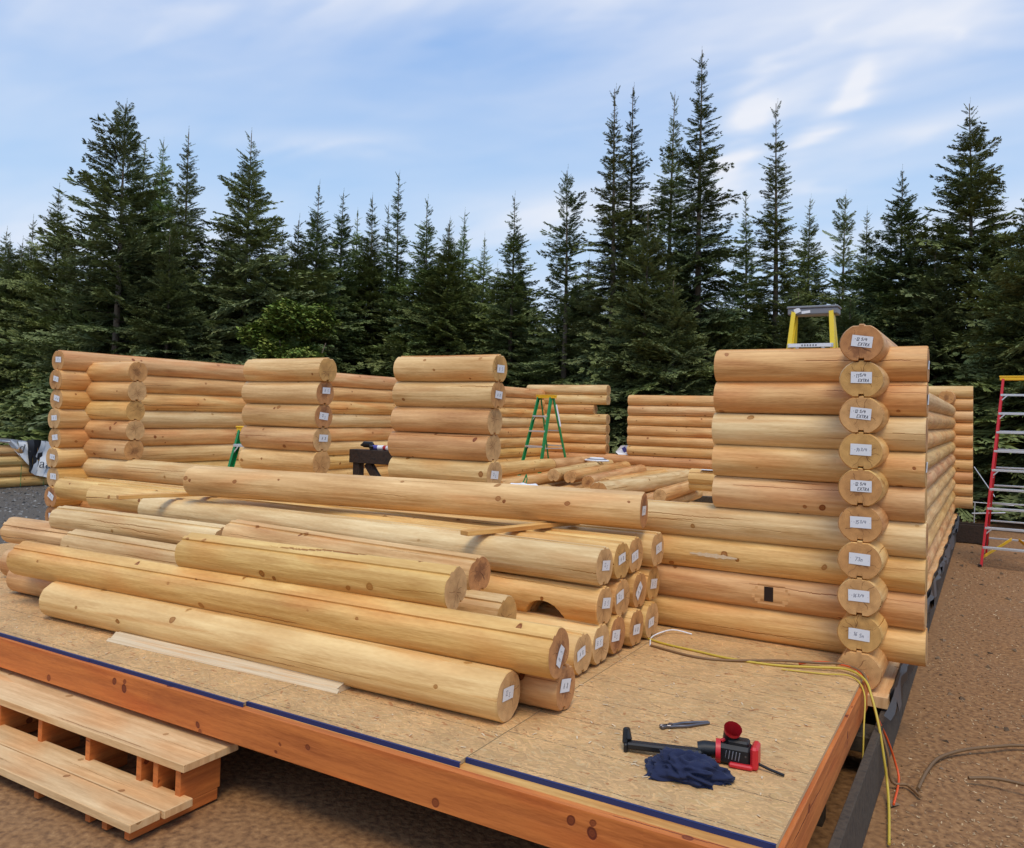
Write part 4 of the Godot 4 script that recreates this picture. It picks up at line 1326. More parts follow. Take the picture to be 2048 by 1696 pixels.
# ------------------------------------------------------------------ inside
func build_inside() -> void:
	var loose := "loose logs lying inside the house"
	var rows := [
		[Vector3(-7.65, 0.66, -12.38), Vector3(-7.88, 0.635, -15.0), 0.135, 1, "cream log inside beside the green stepladder, nearer half of a pair in line"],
		[Vector3(-7.89, 0.63, -15.05), Vector3(-8.1, 0.61, -17.69), 0.135, 2, "pinkish log inside beyond the cream log, in line with it"],
		[Vector3(-7.50, 0.395, -12.3), Vector3(-7.78, 0.385, -16.6), 0.132, 2, "pale pink log inside directly under the cream log beside the stepladder"],
		[Vector3(-7.55, 0.135, -12.4), Vector3(-7.85, 0.135, -16.8), 0.132, 0, "lowest log inside, on the floor under the pale pink one"],
		[Vector3(-7.18, 0.52, -13.82), Vector3(-7.80, 0.54, -17.84), 0.125, 0, "pale loose log inside whose round end faces the opening by the right pier"],
		[Vector3(-6.90, 0.50, -13.95), Vector3(-7.35, 0.51, -17.79), 0.125, 5, "orange yellow loose log inside next to the pale one"],
		[Vector3(-6.52, 0.42, -13.96), Vector3(-7.05, 0.44, -18.0), 0.13, 2, "loose log inside with only the top of its reddish end showing"],
		[Vector3(-6.05, 0.42, -13.68), Vector3(-6.20, 0.42, -17.1), 0.135, 1, "loose log inside with a peaked end showing over the front wall"],
		[Vector3(-5.42, 0.46, -12.0), Vector3(-5.40, 0.46, -16.4), 0.16, 0, "large pale loose log inside, rounded far end, left of the right wall part"],
		[Vector3(-4.56, 0.42, -12.47), Vector3(-4.75, 0.44, -15.0), 0.11, 1, "low tan loose log inside under the hanging cream log"],
	]
	for r in rows: tag(log_at("loose_log", self, r[0], r[1], rng.randi_range(0, 5), r[3], {"r": r[2], "h": r[2] * 0.9}), r[4], "log", loose)
	var under := ["leftmost", "second from the left", "third from the left", "fourth from the left", "fifth from the left", "sixth from the left", "rightmost"]
	for k in 7:
		tag(log_at("loose_log", self, Vector3(-7.25 + 0.44 * k, 0.232, -12.9 + 0.12 * k), Vector3(-7.55 + 0.44 * k, 0.232, -17.0 + 0.25 * k), k, [0, 2, 1, 0, 1, 2, 0][k], {"r": 0.112, "h": 0.1}), "log in the lower layer of the loose logs inside, %s" % under[k], "log", loose)
	for z in [-14.4, -16.1]:
		var b := mesh("cribbing_beam", boxmesh(Vector3(4.2, 0.115, 0.2)), M.grey_board, self, Vector3(-6.0, 0.06, z))
		tag(b, "grey timber under the loose logs inside, hidden by the front wall", "timber", "timbers under the loose logs")
	tag(log_at("loose_log", self, Vector3(-3.24, 0.905, -9.97), Vector3(-0.98, 0.905, -9.97), 4, 1, {"r": 0.135, "roll": 1.2}), "cream log hanging into view left of the tall right wall part, paper on top", "log", loose)
	for k in 3: tag(log_at("loose_log", self, Vector3(-2.9, 0.135 + 0.25 * k, -9.97), Vector3(-0.98, 0.135 + 0.25 * k, -9.97), 3, 1, {"r": 0.13}), "%s log of the stack under the cream log inside the right corner" % ["bottom", "middle", "top"][k], "log", loose)
	tag(mesh("paper_sheet", boxmesh(Vector3(0.22, 0.004, 0.14), 0.0), M.white, self, Vector3(-2.98, 1.036, -9.93)), "white sheet of paper on the cream log inside", "paper")
	# white bag with a green cord lying on the front wall
	var bag := thing("plastic_bag", "white plastic bag lying on the front wall beside the right pier", "bag", Vector3(-3.62, C * 4 + 0.005, FRONT))
	var st := begin()
	var sec := []
	for i in 9:
		var t := i / 8.0
		sec.append(Vector3(-0.16 + 0.32 * t, 0.028 + 0.006 * sin(i * 2.0), 0.01 * sin(i * 1.7)))
	tube(st, PackedVector3Array(sec), [0.006, 0.026, 0.033, 0.034, 0.036, 0.034, 0.036, 0.033, 0.02], 12)
	mesh("bag_body", st.commit(), M.white, bag)
	mesh("green_cord", tubemesh(smooth([Vector3(-0.01, 0.055, 0), Vector3(0.015, 0.10, 0.005), Vector3(0.03, 0.145, 0)]), 0.006), M.green, bag)
	mesh("green_cord", tubemesh(smooth([Vector3(0.025, 0.058, 0), Vector3(0.035, 0.10, -0.005), Vector3(0.03, 0.135, 0)]), 0.005), M.green, bag)
	# coil of striped webbing
	var coil := thing("webbing_coil", "flat coil of pale striped webbing lying on the pinkish log inside", "coil", Vector3(-7.62, 0.665, -16.75))
	for k in 3:
		var ring := []
		for i in 21: ring.append(Vector3(cos(TAU * i / 20.0) * (0.27 - 0.06 * k), 0.012 + 0.022 * k, sin(TAU * i / 20.0) * (0.16 - 0.03 * k)))
		mesh("loop", tubemesh(ring, 0.022, 6), [M.white, M.grey_cap, M.white][k], coil)
	# printed wrap caught on the far wall
	var pw := thing("wrap_scrap", "scrap of white wrap with a blue patch hanging in the far wall opening", "scrap", Vector3(-7.84, 0.735, FAR + 0.02))
	st = begin()
	var pr := [Vector3(-0.20, 0.06, 0.0), Vector3(-0.10, 0.0, 0.05), Vector3(0.14, 0.0, 0.03), Vector3(0.14, 0.24, -0.03), Vector3(-0.06, 0.22, 0.0)]
	for i in range(1, 4):
		for side in [1.0, -1.0]:
			var t := [pr[0], pr[i], pr[i + 1]]
			var n: Vector3 = (t[2] - t[0]).cross(t[1] - t[0]).normalized() * side
			if side < 0: t.reverse()
			if (t[1] - t[0]).cross(t[2] - t[0]).dot(n) > 0: t.reverse()
			for v in t:
				st.set_normal(n)
				st.set_uv(Vector2(v.x, v.y))
				st.add_vertex(v + n * 0.001)
	mesh("sheet", st.commit(), M.white, pw)
	var bp := mesh("blue_patch", boxmesh(Vector3(0.1, 0.14, 0.004), 0.0), surface(Color8(62, 66, 140), 0.5), pw, Vector3(0.05, 0.12, 0.018))
	bp.rotation = Vector3(0.1, 0.1, 0.5)

# A trestle stepladder: front rails with treads towards +z, rear rails behind
func stepladder(called: String, label: String, at: Vector3, turn: float, h: float, wb: float, wt: float, db: float, n: int, gap: float, rail: Material, cap: Material, step: Material, rear_step: Material, group: String) -> Node3D:
	var l := thing(called, label, "stepladder", at, turn, group)
	for s in [-1.0, 1.0]:
		var st := begin()
		var a := Vector3(s * wb, 0.0, db * 0.5)
		var b := Vector3(s * wt, h - 0.03, 0.05)
		var side := Vector3(s, 0, 0)
		bar(st, a, b, 0.075, 0.006, (b - a).cross(side).normalized())       # web of the channel
		bar(st, a + Vector3(-s * 0.016, 0, 0.036), b + Vector3(-s * 0.016, 0, 0.036), 0.006, 0.034, (b - a).cross(side).normalized())
		bar(st, a + Vector3(-s * 0.016, 0, -0.036), b + Vector3(-s * 0.016, 0, -0.036), 0.006, 0.034, (b - a).cross(side).normalized())
		mesh("front_rail", st.commit(), rail, l)
		st = begin()
		a = Vector3(s * wb * 0.92, 0.0, -db * 0.5)
		b = Vector3(s * wt * 0.96, h - 0.05, -0.03)
		bar(st, a, b, 0.05, 0.006, (b - a).cross(side).normalized())
		bar(st, a + Vector3(-s * 0.012, 0, 0.024), b + Vector3(-s * 0.012, 0, 0.024), 0.006, 0.028, (b - a).cross(side).normalized())
		mesh("rear_rail", st.commit(), rail, l)
		mesh("foot", boxmesh(Vector3(0.05, 0.03, 0.09)), M.black, l, Vector3(s * wb, 0.014, db * 0.5))
		mesh("foot", boxmesh(Vector3(0.05, 0.03, 0.06)), M.black, l, Vector3(s * wb * 0.92, 0.014, -db * 0.5))
		mesh("spreader", barmesh(Vector3(s * lerpf(wb, wt, 0.5), h * 0.45, lerpf(db * 0.5, 0.05, 0.45)), Vector3(s * lerpf(wb, wt, 0.5) * 0.93, h * 0.45, -lerpf(db * 0.5, 0.05, 0.45)), 0.02, 0.004), step, l)
	for i in range(1, n + 1):
		var t := gap * i / h
		var w := lerpf(wb, wt, t)
		var z := lerpf(db * 0.5, 0.05, t)
		var st := begin()
		box(st, Vector3(w * 2.0 - 0.012, 0.006, 0.085), Transform3D(Basis(), Vector3(0, gap * i, z)), 0.001)
		box(st, Vector3(w * 2.0 - 0.012, 0.030, 0.005), Transform3D(Basis(), Vector3(0, gap * i - 0.016, z + 0.043)), 0.001)
		box(st, Vector3(w * 2.0 - 0.012, 0.022, 0.005), Transform3D(Basis(), Vector3(0, gap * i - 0.012, z - 0.043)), 0.001)
		mesh("tread", st.commit(), step, l)
		if i % 3 == 2 or i == n:
			for s in [-1.0, 1.0]: mesh("tread_brace", barmesh(Vector3(s * (w - 0.01), gap * i - 0.11, z + 0.05), Vector3(s * (w - 0.11), gap * i - 0.012, z + 0.05), 0.018, 0.004), step, l)
	for i in range(1, n + 1):
		var t := gap * i / h
		var w := lerpf(wb, wt, t) * 0.92
		if i < n: mesh("rear_bar", barmesh(Vector3(-w, gap * i, -lerpf(db * 0.5, 0.05, t)), Vector3(w, gap * i, -lerpf(db * 0.5, 0.05, t)), 0.028, 0.012), rear_step, l)
	var st := begin()
	box(st, Vector3(wt * 2.0 + 0.07, 0.055, 0.17), Transform3D(Basis(), Vector3(0, h - 0.028, 0)), 0.008)
	box(st, Vector3(wt * 2.0 + 0.085, 0.02, 0.185), Transform3D(Basis(), Vector3(0, h + 0.008, 0)), 0.006)
	mesh("top_cap", st.commit(), cap, l)
	return l

func build_ladders() -> void:
	var set_name := "stepladders about the site"
	var red := stepladder("stepladder", "tall red stepladder with aluminium treads standing on the dirt at the right", Vector3(0.335, GROUND, -15.65), -0.02, 3.03, 0.475, 0.185, 1.30, 9, 0.305, M.red, M.yellow, M.alu, M.alu, set_name)
	for s in [-1.0, 1.0]: mesh("corner_brace", barmesh(Vector3(s * 0.46, 0.12, 0.61), Vector3(s * 0.05, 0.33, -0.50), 0.05, 0.008), M.yellow, red)
	var g := stepladder("stepladder", "green stepladder with a yellow top standing open inside beyond the right pier", Vector3(-8.48, 0.0, -15.90), -0.25, 2.09, 0.33, 0.20, 1.18, 5, 0.33, M.green, M.yellow, M.alu, M.alu, set_name)
	mesh("sticker", barmesh(Vector3(0.207, 1.90, -0.10), Vector3(0.235, 1.42, -0.225), 0.05, 0.003, Vector3(0, 0.3, 1)), M.white, g)
	stepladder("stepladder", "green stepladder mostly hidden behind the left pier, yellow top corner showing", Vector3(-7.71, 0.0, -6.95), 0.0, 1.42, 0.25, 0.185, 0.85, 4, 0.305, M.green, M.yellow, M.alu, M.alu, set_name)
	var y := stepladder("stepladder", "yellow stepladder with a grey top rising above the tall right wall part", Vector3(-1.305, 0.0, -7.25), 0.0, 2.62, 0.36, 0.165, 1.15, 7, 0.33, M.lemon, M.grey_cap, M.alu, M.alu, set_name)
	mesh("step_label", boxmesh(Vector3(0.34, 0.028, 0.003), 0.0), M.white, y, Vector3(0.0, 2.296, 0.178))
	var chip := begin()
	box(chip, Vector3(0.05, 0.04, 0.004), Transform3D(Basis(Vector3.BACK, 0.4), Vector3(-0.12, 2.60, 0.088)))
	box(chip, Vector3(0.07, 0.022, 0.004), Transform3D(Basis(Vector3.BACK, 0.1), Vector3(-0.05, 2.585, 0.088)))
	mesh("pale_scuff", chip.commit(), M.white, y)
	for k in 6: mesh("step_print", boxmesh(Vector3(0.012, 0.014, 0.002), 0.0), M.grey_cap, y, Vector3(-0.06 + 0.022 * k, 2.296, 0.1806))
	# bench trestle behind the gap between the piers, with things on it
	var b := thing("trestle", "dark timber trestle between the two log piers with tools on top", "trestle", Vector3(-5.4, 0, -6.80))
	mesh("beam", boxmesh(Vector3(1.2, 0.145, 0.12)), M.dark_beam, b, Vector3(0.0, 1.17, 0))
	for s in [-1.0, 1.0]:
		mesh("leg", boxmesh(Vector3(0.085, 1.10, 0.09)), M.dark_beam, b, Vector3(s * 0.515, 0.549, 0))
		mesh("brace", barmesh(Vector3(s * 0.38, 1.10, 0), Vector3(s * 0.12, 0.78, 0), 0.085, 0.06), M.dark_beam, b)
		mesh("foot_rail", boxmesh(Vector3(0.085, 0.07, 0.7)), M.dark_beam, b, Vector3(s * 0.515, 0.036, 0.0))
	var top := Vector3(-5.4, 1.2435, -6.80)
	var st := begin()
	tube(st, PackedVector3Array([Vector3(-0.10, 0.045, 0), Vector3(-0.07, 0.05, 0), Vector3(-0.05, 0.055, 0), Vector3(0.05, 0.055, 0), Vector3(0.07, 0.05, 0)]), [0.008, 0.02, 0.034, 0.034, 0.02], 10)
	bar(st, Vector3(0.03, 0.05, 0.0), Vector3(0.10, 0.022, 0.06), 0.04, 0.034)
	tag(mesh("cordless_drill", st.commit(), M.black, self, top + Vector3(-0.39, 0, 0)), "small black drill at the left end of the dark trestle", "drill")
	for c in [[-0.24, 0.0, 0.25, "white sealant tube with a blue band lying beside the black drill", Color8(70, 72, 150)], [-0.10, 0.02, -0.35, "white sealant tube with a red cap on the dark trestle", Color8(176, 40, 34)]]:
		var t := thing("sealant_tube", c[3], "tube", top + Vector3(c[0], 0.028, c[1]), c[2], "sealant tubes on the trestle")
		mesh("barrel", tubemesh([Vector3(-0.085, 0, 0), Vector3(0.085, 0, 0)], 0.026, 10), M.white, t)
		mesh("band", tubemesh([Vector3(-0.07, 0, 0), Vector3(-0.01, 0, 0)], 0.0268, 10), surface(c[4], 0.5), t)
		mesh("nozzle", tubemesh([Vector3(0.085, 0, 0), Vector3(0.15, 0, 0)], [0.010, 0.004], 8), M.white, t)

# ------------------------------------------------------------------ front of the deck and yard
func cord(label: String, category: String, pts: Array, r: float, mat: Material, called := "extension_cord") -> void:
	var st := begin()
	tube(st, smooth(pts, 0.03), r, 8)
	tag(mesh(called, st.commit(), mat), label, category, "cords at the right corner" if called == "extension_cord" else "")

func build_tools() -> void:
	var yellow := surface(Color8(196, 168, 58), 0.5)
	var brown := surface(Color8(124, 92, 58), 0.6)
	var orange := surface(Color8(222, 84, 26), 0.5)
	var hose := surface(Color8(112, 84, 52), 0.6)
	var y := 0.009
	cord("yellow extension cord across the floor and over the right edge", "cord", [Vector3(-2.24, y, -5.86), Vector3(-2.06, y, -5.785), Vector3(-1.80, y, -5.74), Vector3(-1.55, y, -5.70), Vector3(-1.257, y, -5.73), Vector3(-1.02, 0.02, -5.80), Vector3(-0.83, 0.028, -5.85), Vector3(-0.70, 0.02, -5.72), Vector3(-0.64, -0.05, -5.60), Vector3(-0.585, -0.20, -5.50), Vector3(-0.552, -0.36, -5.45), Vector3(-0.53, -0.50, -5.42), Vector3(-0.50, -0.545, -5.2), Vector3(-0.46, -0.548, -4.8)], 0.008, yellow)
	cord("brown extension cord beside the yellow one, looping over the edge", "cord", [Vector3(-2.13, y, -5.69), Vector3(-1.80, y, -5.60), Vector3(-1.57, y, -5.645), Vector3(-1.25, 0.024, -5.80), Vector3(-1.0, 0.036, -5.86), Vector3(-0.86, 0.05, -5.87), Vector3(-0.72, 0.04, -5.79), Vector3(-0.655, -0.04, -5.66), Vector3(-0.605, -0.18, -5.60), Vector3(-0.545, -0.36, -5.56), Vector3(-0.52, -0.52, -5.56), Vector3(-0.44, -0.545, -5.62), Vector3(-0.36, -0.548, -5.5)], 0.009, brown)
	cord("orange cord crossing the yellow one and hanging down by the foundation", "cord", [Vector3(-1.13, y, -5.86), Vector3(-1.02, 0.03, -5.90), Vector3(-0.9, 0.045, -5.88), Vector3(-0.76, 0.045, -5.82), Vector3(-0.672, -0.03, -5.70), Vector3(-0.615, -0.16, -5.62), Vector3(-0.56, -0.30, -5.66), Vector3(-0.52, -0.45, -5.72), Vector3(-0.49, -0.54, -5.66), Vector3(-0.485, -0.546, -5.3)], 0.007, orange)
	cord("thin yellow cord dangling down the outside of the orange rim", "cord", [Vector3(-1.2, y, -5.66), Vector3(-0.95, y, -5.72), Vector3(-0.78, 0.018, -5.74), Vector3(-0.685, -0.03, -5.60), Vector3(-0.668, -0.2, -5.46), Vector3(-0.66, -0.36, -5.36), Vector3(-0.65, -0.5, -5.2), Vector3(-0.62, -0.548, -5.0)], 0.005, yellow)
	cord("thin white wire curling at the foot of the front wall beside the pile", "wire", [Vector3(-2.136, 0.008, -5.69), Vector3(-2.20, 0.012, -5.90), Vector3(-2.15, 0.03, -6.06), Vector3(-2.09, 0.03, -6.13), Vector3(-1.98, 0.008, -6.17)], 0.005, M.white, "wire")
	cord("brown air hose lying in a curve on the sawdust at the bottom right", "hose", [Vector3(-0.38, -0.545, -5.6), Vector3(-0.348, -0.54, -5.92), Vector3(-0.29, -0.54, -6.19), Vector3(-0.151, -0.54, -6.43), Vector3(0.025, -0.54, -6.61), Vector3(0.20, -0.54, -6.75), Vector3(0.6, -0.54, -6.9), Vector3(1.2, -0.54, -6.8)], 0.011, hose, "air_hose")
	cord("second stretch of brown hose along the bottom right corner", "hose", [Vector3(-0.12, -0.545, -5.95), Vector3(0.02, -0.54, -6.02), Vector3(0.2, -0.54, -6.02), Vector3(0.5, -0.54, -5.95)], 0.011, hose, "air_hose")

	# power tool: black tube with a hooked end, black and red body
	var p := thing("power_tool", "red and black power tool with a long black tube lying on the floor", "power tool", Vector3(-1.10, 0.0, -4.02), 0.0)
	var st := begin()
	bar(st, Vector3(-0.46, 0.032, 0.155), Vector3(-0.10, 0.045, 0.08), 0.034, 0.052, Vector3.UP, 0.008)
	bar(st, Vector3(-0.475, 0.022, 0.160), Vector3(-0.455, 0.022, 0.155), 0.044, 0.056, Vector3.UP, 0.008)
	bar(st, Vector3(-0.47, 0.03, 0.15), Vector3(-0.476, 0.105, 0.128), 0.026, 0.052, Vector3.RIGHT, 0.008)
	bar(st, Vector3(-0.452, 0.05, 0.148), Vector3(-0.473, 0.10, 0.130), 0.022, 0.036, Vector3.RIGHT, 0.008)
	mesh("tube", st.commit(), M.black, p)
	st = begin()
	tube(st, PackedVector3Array([Vector3(-0.13, 0.05, 0.06), Vector3(-0.10, 0.055, 0.05), Vector3(-0.05, 0.058, 0.035)]), [0.036, 0.04, 0.036], 10)
	box(st, Vector3(0.16, 0.095, 0.10), Transform3D(Basis(Vector3.UP, 0.12), Vector3(0.035, 0.05, 0.0)), 0.016)
	box(st, Vector3(0.10, 0.03, 0.07), Transform3D(Basis(Vector3.UP, 0.12), Vector3(0.05, 0.104, -0.005)), 0.012)
	mesh("body", st.commit(), M.black, p)
	for k in 5: mesh("vent", barmesh(Vector3(0.0 + 0.016 * k, 0.035, 0.0515), Vector3(0.006 + 0.016 * k, 0.075, 0.0515), 0.004, 0.006), M.grey_cap, p)
	mesh("screw", tubemesh([Vector3(0.095, 0.06, 0.03), Vector3(0.096, 0.06, 0.046)], 0.005, 8), M.steel, p)
	var funnel := thing_part("funnel", p)
	st = begin()
	tube(st, PackedVector3Array([Vector3(0.0, 0.085, -0.02), Vector3(0.012, 0.13, -0.005), Vector3(0.022, 0.158, 0.008)]), [0.034, 0.037, 0.040], 14, false)
	mesh("sleeve", st.commit(), M.black, funnel)
	st = begin()
	tube(st, PackedVector3Array([Vector3(0.020, 0.150, 0.004), Vector3(0.026, 0.168, 0.013)]), [0.0405, 0.044], 14, false)
	tube(st, PackedVector3Array([Vector3(0.026, 0.168, 0.013), Vector3(0.006, 0.105, -0.015)]), [0.0435, 0.02], 14, false)
	tube(st, PackedVector3Array([Vector3(0.0, 0.095, -0.02), Vector3(0.006, 0.106, -0.0145)]), 0.021, 12)
	mesh("red_lining", st.commit(), M.red, funnel)
	st = begin()
	tube(st, PackedVector3Array([Vector3(-0.052, 0.055, 0.03), Vector3(-0.03, 0.055, 0.024)]), 0.055, 12)
	bar(st, Vector3(-0.03, 0.10, 0.02), Vector3(0.01, 0.125, 0.0), 0.014, 0.02)
	mesh("red_collar", st.commit(), M.red, p)
	st = begin()
	box(st, Vector3(0.036, 0.108, 0.115), Transform3D(Basis(Vector3.UP, 0.12), Vector3(0.128, 0.054, -0.012)), 0.014)
	box(st, Vector3(0.11, 0.022, 0.03), Transform3D(Basis(Vector3.UP, 0.12), Vector3(0.075, 0.014, 0.052)), 0.008)
	mesh("red_end_cap", st.commit(), M.red, p)
	mesh("rod", tubemesh([Vector3(0.13, 0.03, 0.005), Vector3(0.20, 0.016, 0.015), Vector3(0.27, 0.010, 0.028)], 0.007), M.black, p)

	# navy cloth, crumpled over the tool's neck
	st = begin()
	var n := FastNoiseLite.new()
	n.seed = 3
	n.noise_type = FastNoiseLite.TYPE_SIMPLEX_SMOOTH
	n.frequency = 1.0
	n.fractal_type = FastNoiseLite.FRACTAL_NONE
	var G := 72
	var F := 26
	var pos := func(i: int, j: int) -> Vector3:
		var a := TAU * (i % G) / G
		var e := PI * 0.5 * j / F
		var d := Vector3(cos(a) * cos(e), sin(e), sin(a) * cos(e))
		var w := Vector3(n.get_noise_3d(d.x * 1.5, d.y * 1.5, d.z * 1.5 + 8.0), n.get_noise_3d(d.x * 1.5 + 5.0, d.y, d.z), n.get_noise_3d(d.x, d.y * 1.5, d.z * 1.5 - 4.0)) * 0.3
		var q := d + w
		var fold := 1.0 - absf(n.get_noise_3d(q.x * 1.25, q.y * 1.9, q.z * 1.25)) * 1.6
		var fold2 := 1.0 - absf(n.get_noise_3d(q.x * 2.4 + 9.0, q.y * 2.6, q.z * 2.4)) * 1.6
		var k := 0.72 + 0.27 * fold + 0.08 * fold2 + 0.12 * n.get_noise_3d(d.x * 1.1 + 3.0, d.y, d.z * 1.1)
		var flare := 1.0 + 0.10 * pow(1.0 - sin(e), 4.0)
		return Vector3(d.x * 0.20 * k * flare, 0.003 + d.y * 0.088 * k, d.z * 0.165 * k * flare)
	for i in G:
		for j in F:
			var a: Vector3 = pos.call(i, j)
			var b: Vector3 = pos.call(i, j + 1)
			var c: Vector3 = pos.call(i + 1, j + 1)
			var d: Vector3 = pos.call(i + 1, j)
			st.set_smooth_group(1)
			for v in [a, b, c, a, c, d]: st.add_vertex(v)
	st.index()
	st.generate_normals()
	var cm := surface(Color8(24, 32, 62), 0.95)
	cm.rim_enabled = true
	cm.rim = 0.3
	cm.cull_mode = BaseMaterial3D.CULL_DISABLED
	var cl := mesh("crumpled_cloth", st.commit(), cm, self, Vector3(-1.235, 0.0, -3.79))
	tag(cl, "crumpled navy cloth heaped over the neck of the power tool", "cloth")

	# pliers
	var pl := thing("pliers", "dark tongue and groove pliers lying on the floor sheet", "pliers", Vector3(-1.43, 0.0, -4.33), 0.83)
	for s in [-1.0, 1.0]:
		st = begin()
		tube(st, smooth([Vector3(-0.085, 0.011, 0.010 * s), Vector3(-0.04, 0.011, 0.014 * s), Vector3(0.01, 0.011, 0.022 * s), Vector3(0.07, 0.011, 0.016 * s), Vector3(0.155, 0.010, 0.006 * s)], 0.01), 0.0085, 8)
		mesh("handle", st.commit(), M.steel, pl)
		mesh("jaw", barmesh(Vector3(-0.135, 0.012, -0.012 * s), Vector3(-0.075, 0.012, 0.008 * s), 0.018, 0.020, Vector3.UP, 0.004), M.steel, pl)
	mesh("pivot", tubemesh([Vector3(-0.075, 0.004, 0), Vector3(-0.075, 0.025, 0)], 0.012, 10), M.steel, pl)
	# shavings on the sheets
	var rg := RandomNumberGenerator.new()
	rg.seed = 91
	st = begin()
	for i in 240:
		var x := rg.randf_range(-2.2, -0.75)
		var z := rg.randf_range(-5.9, -3.5)
		if rg.randf() < 0.3:
			x = rg.randf_range(-6.5, -2.2)
			z = rg.randf_range(-3.7, -3.35)
		var l := rg.randf_range(0.008, 0.03)
		box(st, Vector3(l, 0.002, l * 0.3), Transform3D(Basis.from_euler(Vector3(rg.randf_range(-0.1, 0.1), rg.randf() * TAU, rg.randf_range(-0.2, 0.2))), Vector3(x, 0.004, z)))
	tag(mesh("wood_shavings", st.commit(), M.pale_board), "pale wood shavings scattered over the floor sheets", "shavings", "", "stuff")

func thing_part(called: String, parent: Node3D) -> Node3D:
	var o := Node3D.new()
	return put(o, called, parent)

func ground_y(x: float, z: float) -> float:
	if x < -0.2 and x > -11.0 and z < -3.0 and z > -20.0: return GROUND - 0.012
	var a := smoothstep(-0.5, 0.2, x) if z > -20.0 else 1.0
	if x < -9.0 and z > -24.0: a = 0.1
	return GROUND - 0.012 + a * (0.035 * sin(x * 1.9 + z * 0.8) * sin(z * 1.3 - x * 0.5) + 0.016 * sin(x * 5.1 + 1.0) * sin(z * 4.3))

func build_yard() -> void:
	var xs := []
	var v := 0.0
	var step := 0.12
	while v < 260.0:
		xs.append(v)
		if v > 0.0: xs.append(-v)
		v += step
		step = minf(step * 1.045, 20.0)
	xs.sort()
	var st := begin()
	var zc := -8.0
	for i in xs.size():
		for j in xs.size():
			st.set_smooth_group(1)
			st.set_uv(Vector2(xs[i], xs[j]))
			st.add_vertex(Vector3(xs[i], ground_y(xs[i], xs[j] + zc), xs[j] + zc))
	var n := xs.size()
	for i in n - 1:
		for j in n - 1:
			var a := i * n + j
			for k in [a, a + n, a + n + 1, a, a + n + 1, a + 1]: st.add_index(k)
	st.generate_normals()
	struct("ground", st.commit(), M.dirt)
	st = begin()
	box(st, Vector3(30, 0.012, 26), Transform3D(Basis(), Vector3.ZERO))
	struct("gravel_yard", st.commit(), M.gravel, Vector3(-25.6, GROUND + 0.004, -12.0))
	# loose stones, sawdust chips, clods
	var rg := RandomNumberGenerator.new()
	rg.seed = 44
	var sets := []
	var stone := begin()
	for t in [[Vector3(-1, 0, -0.6), Vector3(1, 0, -0.7), Vector3(0.1, 0.9, 0.1)], [Vector3(1, 0, -0.7), Vector3(0.4, 0, 1), Vector3(0.1, 0.9, 0.1)], [Vector3(0.4, 0, 1), Vector3(-1, 0, -0.6), Vector3(0.1, 0.9, 0.1)]]:
		var nn: Vector3 = (t[2] - t[0]).cross(t[1] - t[0]).normalized()
		if nn.y < 0:
			nn = -nn
			t.reverse()
		if (t[1] - t[0]).cross(t[2] - t[0]).dot(nn) > 0: t.reverse()
		for p in t:
			stone.set_normal(nn)
			stone.add_vertex(p)
	var stone_mesh := stone.commit()
	var chip := begin()
	quad(chip, Vector3(-1, 0.12, -0.35), Vector3(0.1, 0.0, -0.4), Vector3(0.0, 0.0, 0.4), Vector3(-0.9, 0.16, 0.3), Vector3.UP)
	quad(chip, Vector3(0.1, 0.0, -0.4), Vector3(1, 0.25, -0.3), Vector3(0.9, 0.2, 0.36), Vector3(0.0, 0.0, 0.4), Vector3.UP)
	var chip_mesh := chip.commit()
	var add := func(called: String, label: String, cat: String, m: Mesh, count: int, rect: Rect2, s0: float, s1: float, cols: Array, lift: float, tilt: float):
		var mm := MultiMesh.new()
		mm.transform_format = MultiMesh.TRANSFORM_3D
		mm.use_colors = true
		mm.mesh = m
		mm.instance_count = count
		for i in count:
			var x := rg.randf_range(rect.position.x, rect.end.x)
			var z := rg.randf_range(rect.position.y, rect.end.y)
			var s := lerpf(s0, s1, pow(rg.randf(), 2.5))
			var b := Basis.from_euler(Vector3(rg.randf_range(-tilt, tilt), rg.randf() * TAU, rg.randf_range(-tilt, tilt))) * Basis.from_scale(Vector3(s, s * rg.randf_range(0.5, 1.0), s))
			mm.set_instance_transform(i, Transform3D(b, Vector3(x, ground_y(x, z) + lift, z)))
			mm.set_instance_color(i, cols[rg.randi_range(0, cols.size() - 1)] * rg.randf_range(0.75, 1.15))
		var o := MultiMeshInstance3D.new()
		o.multimesh = mm
		var mat := surface(Color.WHITE, 0.9)
		mat.vertex_color_use_as_albedo = true
		mat.cull_mode = BaseMaterial3D.CULL_DISABLED
		o.material_override = mat
		put(o, called)
		tag(o, label, cat, "", "stuff")
	var saw := [Color(0.38, 0.235, 0.11), Color(0.31, 0.18, 0.085), Color(0.47, 0.31, 0.16), Color(0.22, 0.125, 0.06), Color(0.56, 0.40, 0.23)]
	add.call("wood_chips", "sawdust and wood chips covering the dirt along the right side", "wood chips", chip_mesh, 40000, Rect2(-0.52, -16.0, 4.2, 12.0), 0.003, 0.013, saw, 0.003, 0.5)
	add.call("bark_bits", "dark bark bits and clods strewn over the sawdust at the right", "bark", stone_mesh, 900, Rect2(-0.5, -18.0, 5.5, 14.0), 0.008, 0.045, [Color(0.09, 0.055, 0.03), Color(0.14, 0.09, 0.05), Color(0.2, 0.13, 0.075)], 0.0, 0.5)
	add.call("gravel_stones", "loose grey stones of the gravel yard at the left", "gravel", stone_mesh, 9000, Rect2(-23.0, -16.5, 12.0, 10.5), 0.012, 0.05, [Color(0.10, 0.095, 0.085), Color(0.17, 0.16, 0.15), Color(0.30, 0.29, 0.27), Color(0.07, 0.065, 0.06)], 0.02, 0.5)

